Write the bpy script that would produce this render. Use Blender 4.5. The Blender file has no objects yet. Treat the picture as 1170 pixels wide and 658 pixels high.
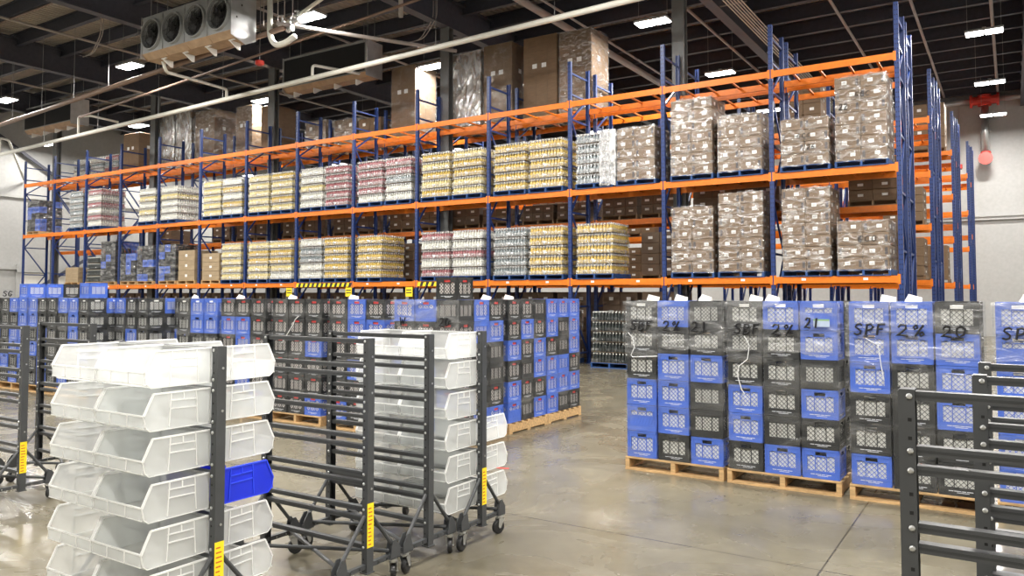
import bpy, math, random
from math import sin, cos, pi, radians as R, sqrt, hypot
from mathutils import Vector, Matrix
random.seed(11)
SC = bpy.context.scene
COL = SC.collection

# ------------------------------------------------------------------ mesh builder
class MB:
    def __init__(s):
        s.v = []; s.f = []; s.m = []
    def poly(s, pts, mat=0):
        n = len(s.v); s.v += [tuple(p) for p in pts]
        s.f.append(tuple(range(n, n+len(pts)))); s.m.append(mat)
    def hexa(s, p, mat=0):                      # 8 corners: bottom ring 0-3, top ring 4-7
        n = len(s.v); s.v += [tuple(q) for q in p]
        for f in ((3,2,1,0),(4,5,6,7),(0,1,5,4),(1,2,6,5),(2,3,7,6),(3,0,4,7)):
            s.f.append(tuple(n+i for i in f)); s.m.append(mat)
    def box(s, x0, y0, z0, x1, y1, z1, mat=0):
        s.hexa([(x0,y0,z0),(x1,y0,z0),(x1,y1,z0),(x0,y1,z0),(x0,y0,z1),(x1,y0,z1),(x1,y1,z1),(x0,y1,z1)], mat)
    def bevbox(s, x0, y0, z0, x1, y1, z1, b=.01, mat=0):
        # box with chamfered vertical and horizontal edges (three stacked rings)
        def ring(z, i):
            o = i
            return [(x0+o+b,y0+o,z),(x1-o-b,y0+o,z),(x1-o,y0+o+b,z),(x1-o,y1-o-b,z),(x1-o-b,y1-o,z),(x0+o+b,y1-o,z),(x0+o,y1-o-b,z),(x0+o,y0+o+b,z)]
        s.loft([ring(z0,b),ring(z0+b,0),ring(z1-b,0),ring(z1,b)], mat, True)
    def loft(s, rings, mat=0, caps=True, closed=True):
        n = len(s.v); k = len(rings[0])
        for r in rings: s.v += [tuple(p) for p in r]
        for i in range(len(rings)-1):
            for j in range(k if closed else k-1):
                a = n+i*k+j; b = n+i*k+(j+1)%k
                s.f.append((a,b,b+k,a+k)); s.m.append(mat)
        if caps:
            s.f.append(tuple(n+j for j in reversed(range(k)))); s.m.append(mat)
            s.f.append(tuple(n+(len(rings)-1)*k+j for j in range(k))); s.m.append(mat)
    def bar(s, p, q, w, t, mat=0, up=(0,0,1)):  # rectangular bar p->q, w sideways, t along up
        p = Vector(p); q = Vector(q); d = (q-p).normalized(); u = Vector(up)
        a = d.cross(u)
        if a.length < 1e-4: a = d.cross(Vector((0,1,0)))
        a.normalize(); b = a.cross(d).normalized()
        a *= w/2; b *= t/2
        s.hexa([p-a-b,p+a-b,p+a+b,p-a+b,q-a-b,q+a-b,q+a+b,q-a+b], mat)
    def tube(s, pts, r, n=8, mat=0, caps=True):
        pts = [Vector(p) for p in pts]; rings = []; prev = None
        for i, p in enumerate(pts):
            if i == 0: d = pts[1]-p
            elif i == len(pts)-1: d = p-pts[i-1]
            else: d = (pts[i+1]-p).normalized()+(p-pts[i-1]).normalized()
            d.normalize()
            a = prev - d*prev.dot(d) if prev is not None else d.cross(Vector((0,0,1)))
            if a.length < 1e-4: a = d.cross(Vector((0,1,0)))
            a.normalize(); prev = a; b = d.cross(a)
            rr = r[i] if isinstance(r, (list,tuple)) else r
            rings.append([p+a*(rr*cos(2*pi*k/n))+b*(rr*sin(2*pi*k/n)) for k in range(n)])
        s.loft(rings, mat, caps)
    def lathe(s, prof, n=12, o=(0,0,0), ax='z', mat=0, caps=True):   # prof: (radius, height)
        rings = []
        for r, h in prof:
            ring = []
            for k in range(n):
                c, q = r*cos(2*pi*k/n), r*sin(2*pi*k/n)
                p = {'z':(c,q,h),'y':(c,h,-q),'x':(h,c,q)}[ax]
                ring.append((o[0]+p[0],o[1]+p[1],o[2]+p[2]))
            rings.append(ring)
        s.loft(rings, mat, caps)
    def prism(s, prof, x0, x1, ax='x', mat=0):  # prof: closed polygon in the two other axes
        def P(a, b, t): return (t,a,b) if ax == 'x' else ((a,t,b) if ax == 'y' else (a,b,t))
        s.loft([[P(a,b,x0) for a,b in prof],[P(a,b,x1) for a,b in prof]], mat, True)
    def mesh(s, name, mats, smooth=False):
        me = bpy.data.meshes.new(name); me.from_pydata(s.v, [], s.f)
        for m in (mats if isinstance(mats, (list,tuple)) else [mats]): me.materials.append(m)
        me.polygons.foreach_set('material_index', s.m)
        if smooth: me.polygons.foreach_set('use_smooth', [True]*len(s.f))
        me.update()
        return me

def ob(name, me, parent=None, loc=(0,0,0), rz=0.0):
    o = bpy.data.objects.new(name, me); COL.objects.link(o)
    if parent is not None: o.parent = parent
    o.location = loc
    if rz: o.rotation_euler = (0,0,rz)
    return o
def tag(o, label, cat, group=None, kind=None):
    o['label'] = label; o['category'] = cat
    if group: o['group'] = group
    if kind: o['kind'] = kind
    return o
def thing(name, label, cat, loc=(0,0,0), group=None, rz=0.0):
    return tag(ob(name, None, None, loc, rz), label, cat, group)
def struct(name, me, loc=(0,0,0), label=None, cat=None):
    o = ob(name, me, None, loc); o['kind'] = 'structure'
    if label: o['label'] = label
    if cat: o['category'] = cat
    return o
ORD = ['first','second','third','fourth','fifth','sixth','seventh','eighth','ninth','tenth','eleventh','twelfth','thirteenth','fourteenth','fifteenth','sixteenth','seventeenth','eighteenth','nineteenth','twentieth']

# ------------------------------------------------------------------ materials
def newmat(name):
    m = bpy.data.materials.new(name); m.use_nodes = True
    nt = m.node_tree; nt.nodes.clear()
    out = nt.nodes.new('ShaderNodeOutputMaterial')
    return m, nt, out
def N(nt, t, **kw):
    n = nt.nodes.new(t)
    for k, v in kw.items():
        if k in n.inputs: n.inputs[k].default_value = v
        else: setattr(n, k, v)
    return n
def pmat(name, col, rough=.5, metal=0.0, var=.12, scale=8.0, bump=0.0, spec=.5, stretch=(1,1,1), coat=0.0):
    m, nt, out = newmat(name); L = nt.links.new
    p = N(nt, 'ShaderNodeBsdfPrincipled'); p.inputs['Roughness'].default_value = rough; p.inputs['Metallic'].default_value = metal
    p.inputs['Specular IOR Level'].default_value = spec; p.inputs['Coat Weight'].default_value = coat
    tc = N(nt, 'ShaderNodeTexCoord'); mp = N(nt, 'ShaderNodeMapping'); mp.inputs['Scale'].default_value = stretch
    nz = N(nt, 'ShaderNodeTexNoise'); nz.inputs['Scale'].default_value = scale; nz.inputs['Detail'].default_value = 4
    L(tc.outputs['Object'], mp.inputs[0]); L(mp.outputs[0], nz.inputs['Vector'])
    rp = N(nt, 'ShaderNodeValToRGB'); e = rp.color_ramp.elements
    e[0].position = .3; e[1].position = .7
    e[0].color = tuple(c*(1-var) for c in col)+(1,); e[1].color = tuple(min(1,c*(1+var)) for c in col)+(1,)
    L(nz.outputs['Fac'], rp.inputs[0]); L(rp.outputs[0], p.inputs['Base Color'])
    if bump:
        b = N(nt, 'ShaderNodeBump'); b.inputs['Strength'].default_value = bump; b.inputs['Distance'].default_value = .01
        L(nz.outputs['Fac'], b.inputs['Height']); L(b.outputs[0], p.inputs['Normal'])
    L(p.outputs[0], out.inputs[0])
    return m
def emat(name, col, strength):
    m, nt, out = newmat(name)
    e = N(nt, 'ShaderNodeEmission'); e.inputs[0].default_value = tuple(col)+(1,); e.inputs[1].default_value = strength
    nt.links.new(e.outputs[0], out.inputs[0]); return m
def film(name, lo, hi, white=.3, scale=3.0, stretch=(1,1,1), rough=.18, tint=(1,1,1), seed=0):
    """clear stretch film: see-through sheet with glossy creases and milky folds"""
    m, nt, out = newmat(name); L = nt.links.new
    tc = N(nt, 'ShaderNodeTexCoord'); mp = N(nt, 'ShaderNodeMapping'); mp.inputs['Scale'].default_value = stretch; mp.inputs['Location'].default_value = (seed,seed*.7,0)
    nz = N(nt, 'ShaderNodeTexNoise'); nz.inputs['Scale'].default_value = scale; nz.inputs['Detail'].default_value = 5; nz.inputs['Distortion'].default_value = 1.2
    L(tc.outputs['Object'], mp.inputs[0]); L(mp.outputs[0], nz.inputs['Vector'])
    mr = N(nt, 'ShaderNodeMapRange'); mr.inputs[1].default_value = .45; mr.inputs[2].default_value = .72; mr.inputs[3].default_value = lo; mr.inputs[4].default_value = hi
    L(nz.outputs['Fac'], mr.inputs[0])
    tr = N(nt, 'ShaderNodeBsdfTransparent'); tr.inputs[0].default_value = tuple(tint)+(1,)
    gl = N(nt, 'ShaderNodeBsdfGlossy'); gl.inputs[0].default_value = (.95,.95,.95,1); gl.inputs['Roughness'].default_value = rough
    df = N(nt, 'ShaderNodeBsdfDiffuse'); df.inputs[0].default_value = (.85,.86,.87,1)
    bp = N(nt, 'ShaderNodeBump'); bp.inputs['Strength'].default_value = .8; bp.inputs['Distance'].default_value = .05
    L(nz.outputs['Fac'], bp.inputs['Height']); L(bp.outputs[0], gl.inputs['Normal'])
    a = N(nt, 'ShaderNodeMixShader'); a.inputs[0].default_value = white; L(gl.outputs[0], a.inputs[1]); L(df.outputs[0], a.inputs[2])
    b = N(nt, 'ShaderNodeMixShader'); L(mr.outputs[0], b.inputs[0]); L(tr.outputs[0], b.inputs[1]); L(a.outputs[0], b.inputs[2])
    L(b.outputs[0], out.inputs[0]); return m
def clear_plastic(name, col, opac, gloss=.12):
    m, nt, out = newmat(name); L = nt.links.new
    tr = N(nt, 'ShaderNodeBsdfTransparent'); tr.inputs[0].default_value = (.97,.98,.98,1)
    tl = N(nt, 'ShaderNodeBsdfTranslucent'); tl.inputs[0].default_value = tuple(col)+(1,)
    df = N(nt, 'ShaderNodeBsdfDiffuse'); df.inputs[0].default_value = tuple(col)+(1,)
    gl = N(nt, 'ShaderNodeBsdfGlossy'); gl.inputs['Roughness'].default_value = .2
    a = N(nt, 'ShaderNodeMixShader'); a.inputs[0].default_value = .5; L(tl.outputs[0], a.inputs[1]); L(df.outputs[0], a.inputs[2])
    nz = N(nt, 'ShaderNodeTexNoise'); nz.inputs['Scale'].default_value = 5.0; tc = N(nt, 'ShaderNodeTexCoord'); L(tc.outputs['Object'], nz.inputs['Vector'])
    mr = N(nt, 'ShaderNodeMapRange'); mr.inputs[3].default_value = opac-.08; mr.inputs[4].default_value = opac+.08; L(nz.outputs['Fac'], mr.inputs[0])
    b = N(nt, 'ShaderNodeMixShader'); L(mr.outputs[0], b.inputs[0]); L(tr.outputs[0], b.inputs[1]); L(a.outputs[0], b.inputs[2])
    c = N(nt, 'ShaderNodeMixShader'); c.inputs[0].default_value = gloss*.5; L(b.outputs[0], c.inputs[1]); L(gl.outputs[0], c.inputs[2])
    L(c.outputs[0], out.inputs[0]); return m
def concrete():
    m, nt, out = newmat('polished_concrete'); L = nt.links.new
    p = N(nt, 'ShaderNodeBsdfPrincipled'); tc = N(nt, 'ShaderNodeTexCoord')
    n1 = N(nt, 'ShaderNodeTexNoise'); n1.inputs['Scale'].default_value = .35; n1.inputs['Detail'].default_value = 7; n1.inputs['Roughness'].default_value = .65
    n2 = N(nt, 'ShaderNodeTexNoise'); n2.inputs['Scale'].default_value = 3.0; n2.inputs['Detail'].default_value = 8; n2.inputs['Roughness'].default_value = .75
    n3 = N(nt, 'ShaderNodeTexNoise'); n3.inputs['Scale'].default_value = .8; n3.inputs['Detail'].default_value = 4; n3.inputs['Distortion'].default_value = 2.5
    for n in (n1,n2,n3): L(tc.outputs['Object'], n.inputs['Vector'])
    r1 = N(nt, 'ShaderNodeValToRGB'); e = r1.color_ramp.elements
    e[0].position = .32; e[0].color = (.118,.104,.072,1); e[1].position = .68; e[1].color = (.25,.225,.163,1)
    r2 = N(nt, 'ShaderNodeValToRGB'); e = r2.color_ramp.elements
    e[0].position = .3; e[0].color = (.66,.65,.63,1); e[1].position = .7; e[1].color = (1,1,1,1)
    L(n1.outputs['Fac'], r1.inputs[0]); L(n2.outputs['Fac'], r2.inputs[0])
    mx = N(nt, 'ShaderNodeMix', data_type='RGBA', blend_type='MULTIPLY'); mx.inputs[0].default_value = .8
    L(r1.outputs[0], mx.inputs[6]); L(r2.outputs[0], mx.inputs[7])
    # saw-cut joints
    bk = N(nt, 'ShaderNodeTexBrick'); bk.offset = 0; bk.inputs['Scale'].default_value = 1.0; bk.inputs['Mortar Size'].default_value = .006
    bk.inputs['Brick Width'].default_value = 3.9; bk.inputs['Row Height'].default_value = 3.1
    bk.inputs['Color1'].default_value = bk.inputs['Color2'].default_value = (1,1,1,1); bk.inputs['Mortar'].default_value = (.3,.28,.26,1)
    mp = N(nt, 'ShaderNodeMapping'); mp.inputs['Location'].default_value = (1.1,.75,0); L(tc.outputs['Object'], mp.inputs[0]); L(mp.outputs[0], bk.inputs['Vector'])
    m2 = N(nt, 'ShaderNodeMix', data_type='RGBA', blend_type='MULTIPLY'); m2.inputs[0].default_value = 1.0
    L(mx.outputs[2], m2.inputs[6]); L(bk.outputs['Color'], m2.inputs[7]); L(m2.outputs[2], p.inputs['Base Color'])
    mr = N(nt, 'ShaderNodeMapRange'); mr.inputs[1].default_value = .35; mr.inputs[2].default_value = .65; mr.inputs[3].default_value = .16; mr.inputs[4].default_value = .34
    L(n3.outputs['Fac'], mr.inputs[0]); L(mr.outputs[0], p.inputs['Roughness'])
    b = N(nt, 'ShaderNodeBump'); b.inputs['Strength'].default_value = .05; b.inputs['Distance'].default_value = .02
    L(n3.outputs['Fac'], b.inputs['Height']); L(b.outputs[0], p.inputs['Normal'])
    L(p.outputs[0], out.inputs[0]); return m

M = {}
M['floor'] = concrete()
M['wall'] = pmat('white_wall_panel', (.86,.86,.85), .45, var=.03, scale=.6)
M['wall_trim'] = pmat('grey_trim', (.42,.42,.41), .5, var=.05)
M['dock'] = pmat('dock_door_white', (.72,.70,.64), .5, var=.04)
M['deck'] = pmat('roof_deck', (.40,.355,.315), .55, var=.15, scale=1.2)
M['joist'] = pmat('dark_roof_steel', (.040,.044,.062), .55, var=.15)
M['girder'] = pmat('girder_steel', (.055,.057,.075), .55, var=.15)
M['column'] = pmat('column_paint', (.13,.135,.135), .5, var=.08)
M['blue'] = pmat('blue_rack_paint', (.010,.034,.155), .4, var=.12)
M['orange'] = pmat('orange_beam_paint', (.78,.19,.005), .45, var=.10)
M['zinc'] = pmat('zinc_plated_steel', (.62,.63,.63), .3, metal=.9, var=.08)
M['galv'] = pmat('galvanised_sheet', (.55,.56,.57), .38, metal=.55, var=.10, scale=4)
M['unit'] = pmat('cooler_casing', (.36,.37,.37), .5, metal=.25, var=.1, scale=3)
M['unit_tan'] = pmat('cooler_underside', (.44,.30,.19), .6, var=.15, scale=4)
M['black'] = pmat('black_rubber', (.015,.015,.016), .45, var=.1)
M['cart'] = pmat('charcoal_cart_paint', (.052,.055,.058), .42, var=.08)
M['hole'] = pmat('hole_dark', (.004,.004,.004), .8, var=0)
M['cr_blue'] = pmat('blue_crate_plastic', (.07,.155,.60), .38, var=.10, scale=5)
M['cr_black'] = pmat('black_crate_plastic', (.026,.027,.028), .40, var=.15, scale=5)
M['print'] = pmat('white_print', (.75,.77,.82), .5, var=.05)
M['carton'] = pmat('milk_carton_board', (.90,.89,.85), .45, var=.05)
M['carton_red'] = pmat('red_carton_top', (.60,.045,.04), .45, var=.1)
M['carton_blue'] = pmat('blue_carton_print', (.05,.13,.45), .45, var=.1)
M['wood'] = pmat('pallet_pine', (.56,.36,.17), .7, var=.30, scale=6, stretch=(1,6,6), bump=.2)
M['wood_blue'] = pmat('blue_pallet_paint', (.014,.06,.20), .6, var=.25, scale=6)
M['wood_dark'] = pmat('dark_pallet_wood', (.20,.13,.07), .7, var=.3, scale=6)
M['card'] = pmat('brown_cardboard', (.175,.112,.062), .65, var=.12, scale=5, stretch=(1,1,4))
M['card_dark'] = pmat('dark_cardboard', (.15,.10,.065), .65, var=.15, scale=5)  # darker brown board, for rear carton piles and carton seams
M['card_tan'] = pmat('tan_cardboard', (.34,.255,.155), .65, var=.12, scale=5)
M['card_ink'] = pmat('dark_box_print', (.06,.05,.05), .6, var=.2)
M['paper'] = pmat('white_paper_label', (.85,.85,.83), .5, var=.03)
M['ink'] = pmat('black_marker', (.008,.008,.010), .5, var=0)
M['sticker'] = pmat('yellow_sticker', (.88,.68,.02), .45, var=.04)
M['red'] = pmat('red_paint', (.62,.05,.035), .4, var=.08)
M['hazard_black'] = pmat('hazard_black', (.015,.015,.015), .5, var=0)
M['yellow'] = pmat('safety_yellow', (.90,.66,.02), .45, var=.05)
M['pipe_white'] = pmat('white_pipe', (.80,.79,.72), .35, var=.06, scale=2)
M['pipe_grey'] = pmat('grey_pipe', (.40,.36,.34), .45, var=.12, scale=2)
M['pipe_dark'] = pmat('dark_pipe', (.20,.13,.095), .5, var=.2, scale=2)
M['wire'] = pmat('hanger_steel', (.30,.30,.30), .45, metal=.4, var=.05)
M['bin'] = clear_plastic('clear_bin_panel', (.97,.975,.97), .37)
M['bin_rib'] = clear_plastic('clear_bin_rib', (.98,.98,.97), .84)
M['bin_blue'] = pmat('blue_bin_plastic', (.010,.028,.62), .35, var=.06)
M['bin_blue_rib'] = pmat('blue_bin_rib', (.03,.07,.80), .35, var=.06)
M['film_crate'] = film('stretch_film_clear', .025, .24, .35, 1.9, (1,1,2.2), tint=(.97,.98,.99))
M['film_load'] = film('stretch_film_creased', .05, .55, .24, 4.0, (1,1,2.5), rough=.2)
M['film_band'] = film('stretch_film_band', .05, .32, .45, 2.6, (1,1,3.5), rough=.25, seed=8)
M['film_silver'] = film('stretch_film_heavy', .35, .95, .60, 4.0, (1,1,.5), rough=.2, seed=3)
M['film_shrink'] = film('shrink_film_pack', .22, .85, .55, 14.0, (1,1,.6), rough=.25, seed=5)
M['cap'] = pmat('bottle_cap', (.80,.80,.74), .4, var=.05)
BOT = {'yellow': pmat('yellow_drink', (.56,.40,.10), .3, var=.25, scale=20), 'pale': pmat('pale_yellow_drink', (.66,.56,.27), .3, var=.25, scale=20),
       'white': pmat('white_jug', (.66,.66,.60), .35, var=.08), 'pink': pmat('dark_pink_drink', (.33,.13,.14), .3, var=.4, scale=20),
       'grey': pmat('clear_grey_bottle', (.22,.25,.26), .2, var=.5, scale=24), 'black': pmat('dark_bottle', (.02,.025,.024), .2, var=.4, scale=24)}
M['lens'] = emat('led_lens', (1.0,.98,.94), 22.0)
# ------------------------------------------------------------------ the hall
XL, XR, YF, YB, ZD = -41.0, 8.0, -7.0, 40.0, 11.0
b = MB(); b.box(XL-.3, YF-.3, -.2, XR+.3, YB+.3, 0); struct('floor', b.mesh('floor', M['floor']))
def wall_panels(name, p0, p1, n):           # insulated panels with vertical joints
    b = MB(); p0 = Vector(p0); p1 = Vector(p1); d = p1-p0
    nrm = Vector((-d.y, d.x, 0)).normalized()*.15
    for i in range(n):
        a = p0+d*((i+.004)/n); c = p0+d*((i+.996)/n)
        b.hexa([(a.x,a.y,0),(c.x,c.y,0),(c.x+nrm.x,c.y+nrm.y,0),(a.x+nrm.x,a.y+nrm.y,0),(a.x,a.y,ZD),(c.x,c.y,ZD),(c.x+nrm.x,c.y+nrm.y,ZD),(a.x+nrm.x,a.y+nrm.y,ZD)], 0)
    q0 = p0+nrm*.4; q1 = p1+nrm*.4
    b.hexa([(q0.x,q0.y,0),(q1.x,q1.y,0),(q1.x+nrm.x,q1.y+nrm.y,0),(q0.x+nrm.x,q0.y+nrm.y,0),(q0.x,q0.y,ZD),(q1.x,q1.y,ZD),(q1.x+nrm.x,q1.y+nrm.y,ZD),(q0.x+nrm.x,q0.y+nrm.y,ZD)], 1)
    return struct(name, b.mesh(name, [M['wall'], M['wall_trim']]))
wall_panels('wall_back', (XR,YB,0), (XL,YB,0), 40)
wall_panels('wall_left', (XL,YB,0), (XL,YF,0), 40)
wall_panels('wall_front', (XL,YF,0), (XR,YF,0), 40)
wall_panels('wall_right', (XR,YF,0), (XR,YB,0), 40)
for i, z in enumerate((5.15, 10.35)):
    b = MB(); b.box(XL+.3, YB-.36, z-.09, XR-.3, YB-.215, z+.09); b.box(XL+.3, YB-.42, z+.05, XR-.3, YB-.36, z+.09)
    struct('trim_%d' % (i+1), b.mesh('girt', M['wall_trim']))
for i, z in enumerate((1.2, 3.1, 6.6)):
    b = MB(); b.box(XL+.215, YF+.3, z-.07, XL+.33, YB-.5, z+.07)
    struct('trim_%d' % (i+3), b.mesh('girt_side', M['wall_trim']))
# roof deck: flutes run along the depth of the hall
b = MB(); per = .2; x = XL; prof = []
while x < XR:
    prof += [(x, ZD), (x+.09, ZD), (x+.115, ZD+.055), (x+.175, ZD+.055)]; x += per
prof += [(XR, ZD)]
lo = [(px, YF, pz) for px, pz in prof]; hi = [(px, YB, pz) for px, pz in prof]
b.loft([lo, hi], 0, False, False)
b.box(XL-.2, YF-.2, ZD+.08, XR+.2, YB+.2, ZD+.2)
struct('ceiling', b.mesh('ceiling', M['deck']))
# joists along the racks, girders across them
def ibeam(p, q, d, w, tf, tw):
    b = MB(); p = Vector(p); q = Vector(q)
    up = Vector((0,0,1))
    b.bar(p+up*(d-tf/2), q+up*(d-tf/2), w, tf); b.bar(p+up*(tf/2), q+up*(tf/2), w, tf)
    b.bar(p+up*(d/2), q+up*(d/2), tw, d-2*tf)
    return b
jm = ibeam((XL,0,0),(XR,0,0),.46,.16,.03,.03).mesh('joist', M['joist'])
y = YF+.6
while y < YB:
    struct('ceiling_joist', jm, (0,y,ZD-.46)); y += 1.52
gm = ibeam((0,YF,0),(0,YB,0),.90,.30,.05,.05).mesh('girder', M['girder'])
COLX = [-36.9,-29.3,-22.15,-14.35,-6.95,.6]
for x in COLX: struct('ceiling_girder', gm, (x,0,ZD-.46-.62))
cm = ibeam((0,0,0),(0,0,0.001),.3,.3,.02,.02)
b = MB(); zt = ZD-1.08
b.box(-.16,-.115,0,.16,-.09,zt); b.box(-.16,.09,0,.16,.115,zt); b.box(-.015,-.09,0,.015,.09,zt)
b.box(-.165,-.118,0,.165,.118,.03); b.box(-.165,-.118,zt-.03,.165,.118,zt-.001)
cmesh = b.mesh('column', M['column'])
for x in COLX:
    struct('column', cmesh, (x,18.65,0))
# dock doors in the end wall
for i, yc in enumerate((13.2, 20.5)):
    b = MB(); x = XL+.215
    b.box(x, yc-1.7, 0, x+.10, yc-1.5, 3.1, 1); b.box(x, yc+1.5, 0, x+.10, yc+1.7, 3.1, 1); b.box(x, yc-1.7, 2.9, x+.16, yc+1.7, 3.3, 1)
    for k in range(5): b.box(x, yc-1.5, .02+k*.576, x+.05, yc+1.5, .57+k*.576, 0)
    struct('door_%d' % (i+1), b.mesh('dock_door', [M['dock'], M['wall_trim']]))
# dark bracing against the end wall
for i, (ya, za, yb, zb) in enumerate(((17.0,9.9,24.5,5.2),(24.5,5.2,17.0,.4))):
    b = MB(); b.bar((XL+.5,ya,za),(XL+.5,yb,zb),.1,.14)
    struct('trim_%d' % (i+6), b.mesh('wall_brace', M['girder']))

# ------------------------------------------------------------------ pallet racking
RH, RD = 7.78, 1.07
def post_mesh():
    b = MB()
    b.box(-.045,0,.012,.045,.012,RH); b.box(-.045,.012,.012,-.033,.075,RH); b.box(.033,.012,.012,.045,.075,RH)
    b.box(-.033,.0125,.012,.033,.03,RH)
    z = .2
    while z < RH-.05:
        for sx in (-.02,.02): b.box(sx-.008,-.002,z,sx+.008,.001,z+.026,1)
        z += .1
    return b.mesh('rack_post', [M['blue'], M['hole']])
POST = post_mesh()
b = MB(); b.box(-.08,-.02,0,.08,.12,.012); BASEP = b.mesh('rack_base', M['blue'])
def brace_mesh(za, zb):
    b = MB(); b.bar((0,.07,za),(0,RD-.07,zb),.035,.045); return b.mesh('rack_brace', M['blue'])
HB = [.3,1.5,2.7,3.9,5.1,6.3,6.95,7.5]
BR = [brace_mesh(z,z) for z in HB] + [brace_mesh(a, c) if i % 2 else brace_mesh(c, a) for i, (a, c) in enumerate(zip(HB[:6], HB[1:6]+[6.95]))]
def frame(x, y, label, group):
    r = thing('rack_upright', label, 'rack upright', (x,y,0), group)
    ob('post', POST, r); o = ob('post', POST, r, (0,RD,0), pi)
    ob('base_plate', BASEP, r); ob('base_plate', BASEP, r, (0,RD,0), pi)
    for m in BR: ob('brace', m, r)
    return r
BAY = 2.52
def beam_mesh(side, plates):
    b = MB(); w = BAY/2-.048; t = -.12
    b.box(-w,0,t-.02,w,.045,0); b.box(-w,-.004,t+.02,w,0,t+.06)
    for s in (-1,1): b.box(s*w-.02*(s>0)-.035*(s<0)+.0, -.006, t-.05, s*w+.035*(s>0)+.02*(s<0), .004, .03)
    if plates:
        for px in (-.62,.60): b.box(px-.045,-.007,-.085,px+.045,-.0045,-.035,1)
    return b.mesh('rack_beam', [M['orange'], M['paper']])
BEAM, BEAMP = beam_mesh(1, False), beam_mesh(1, True)
b = MB(); b.box(-.022,.045,-.055,.022,RD-.045,-.02); XBAR = b.mesh('rack_crossbar', M['orange'])
b = MB()
for i in range(24):
    w = BAY/2-.05; x0 = -w+2*w*i/24; x1 = -w+2*w*(i+1)/24
    b.hexa([(x0,-.012,-.14),(x1,-.012,-.14),(x1,-.0075,-.14),(x0,-.0075,-.14),(x0+.05,-.012,-.02),(x1+.05,-.012,-.02),(x1+.05,-.0075,-.02),(x0+.05,-.0075,-.02)], i%2)
STRIPE = b.mesh('hazard_strip', [M['sticker'], M['hazard_black']])
b = MB()
for i in range(7): x0 = -.35+.1*i; b.hexa([(x0,-.012,-.14),(x0+.1,-.012,-.14),(x0+.1,-.0075,-.14),(x0,-.0075,-.14),(x0+.05,-.012,-.02),(x0+.15,-.012,-.02),(x0+.15,-.0075,-.02),(x0+.05,-.0075,-.02)], i%2)
STRIPE2 = b.mesh('hazard_strip_short', [M['sticker'], M['hazard_black']])
def shelf(x, y, z, label, group, plates=False):
    r = thing('rack_shelf', label, 'rack shelf', (x,y,z), group)
    ob('beam', BEAMP if plates else BEAM, r); ob('beam', BEAM, r, (0,RD,0), pi)
    for d in (-.85,-.3,.3,.85): ob('crossbar', XBAR, r, (d,0,0))
    return r
LVN = {3:['lowest','middle','top'], 4:['lowest','second','third','top']}
ROWS = [('front rack', -1.88, 17.40, [2.19,4.46,6.74], 14), ('rack backing the front one', -1.88, 18.83, [2.19,3.78,6.74], 14),
        ('second rack row', -1.74, 23.1, [2.19,3.65,5.05,6.5], 9), ('rack backing the second row', -1.70, 24.5, [2.19,4.2,6.3], 4),
        ('third rack row', -1.55, 28.9, [2.19,3.65,5.05,6.5], 3), ('rack backing the third row', -1.50, 30.3, [2.19,4.2,6.3], 2),
        ('fourth rack row', -1.37, 34.9, [2.19,3.65,5.05,6.5], 2), ('rack backing the fourth row', -1.30, 36.3, [2.19,4.2,6.3], 1)]
for rn, x0, y0, lv, nb in ROWS:
    for n in range(nb+1):
        w = 'end upright' if n == 0 else '%s upright from the open end' % ORD[n]
        if n == nb and nb == 14: w = 'far end upright'
        frame(x0-BAY*n, y0, 'blue steel %s of the %s' % (w, rn), 'rack uprights')
    for n in range(nb):
        for k, z in enumerate(lv):
            s = shelf(x0-BAY*(n+.5), y0, z, 'orange beam shelf, %s level, %s bay of the %s' % (LVN[len(lv)][k], ORD[n], rn), 'orange rack shelves', y0 < 17.5 and k == 0)
            if y0 < 17.5 and k == 0 and n in (4,6): ob('hazard_strip', STRIPE if n == 6 else STRIPE2, s, (0 if n == 6 else -.86,0,0))
def bayx(n, slot):                      # slot r / l / c inside bay n of the front rack
    return -1.88-BAY*n-{'r':.70,'l':1.82,'c':1.26}[slot]

# small yellow signs hung from the lowest beams, yellow guard at a post foot
b = MB(); b.box(-.13,-.005,-.30,.13,.005,-.03); b.box(-.10,-.007,-.12,.10,-.0055,-.09,1); b.box(-.10,-.007,-.20,.10,-.0055,-.17,1); b.tube([(-.1,0,-.03),(-.1,0,0)],.004); b.tube([(.1,0,-.03),(.1,0,0)],.004)
SIGN = b.mesh('aisle_sign', [M['sticker'], M['ink']])
for x, w in ((-19.75,'first'),(-17.1,'second'),(-14.7,'third')):
    tag(ob('aisle_sign', SIGN, None, (x,17.36,2.05)), 'small yellow sign under lowest orange beam, %s from the end wall' % w, 'sign', 'yellow signs under the beam')
b = MB(); b.box(-.09,-.09,0,.09,-.05,.45); b.box(-.09,-.05,0,-.06,.06,.45); b.box(.06,-.05,0,.09,.06,.45); b.box(-.09,-.093,.17,.09,-.09,.25,1)
tag(ob('post_guard', b.mesh('post_guard', [M['yellow'], M['hazard_black']]), None, (-9.44,17.38,0)), 'yellow steel guard around a rack post foot', 'post guard')

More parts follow.
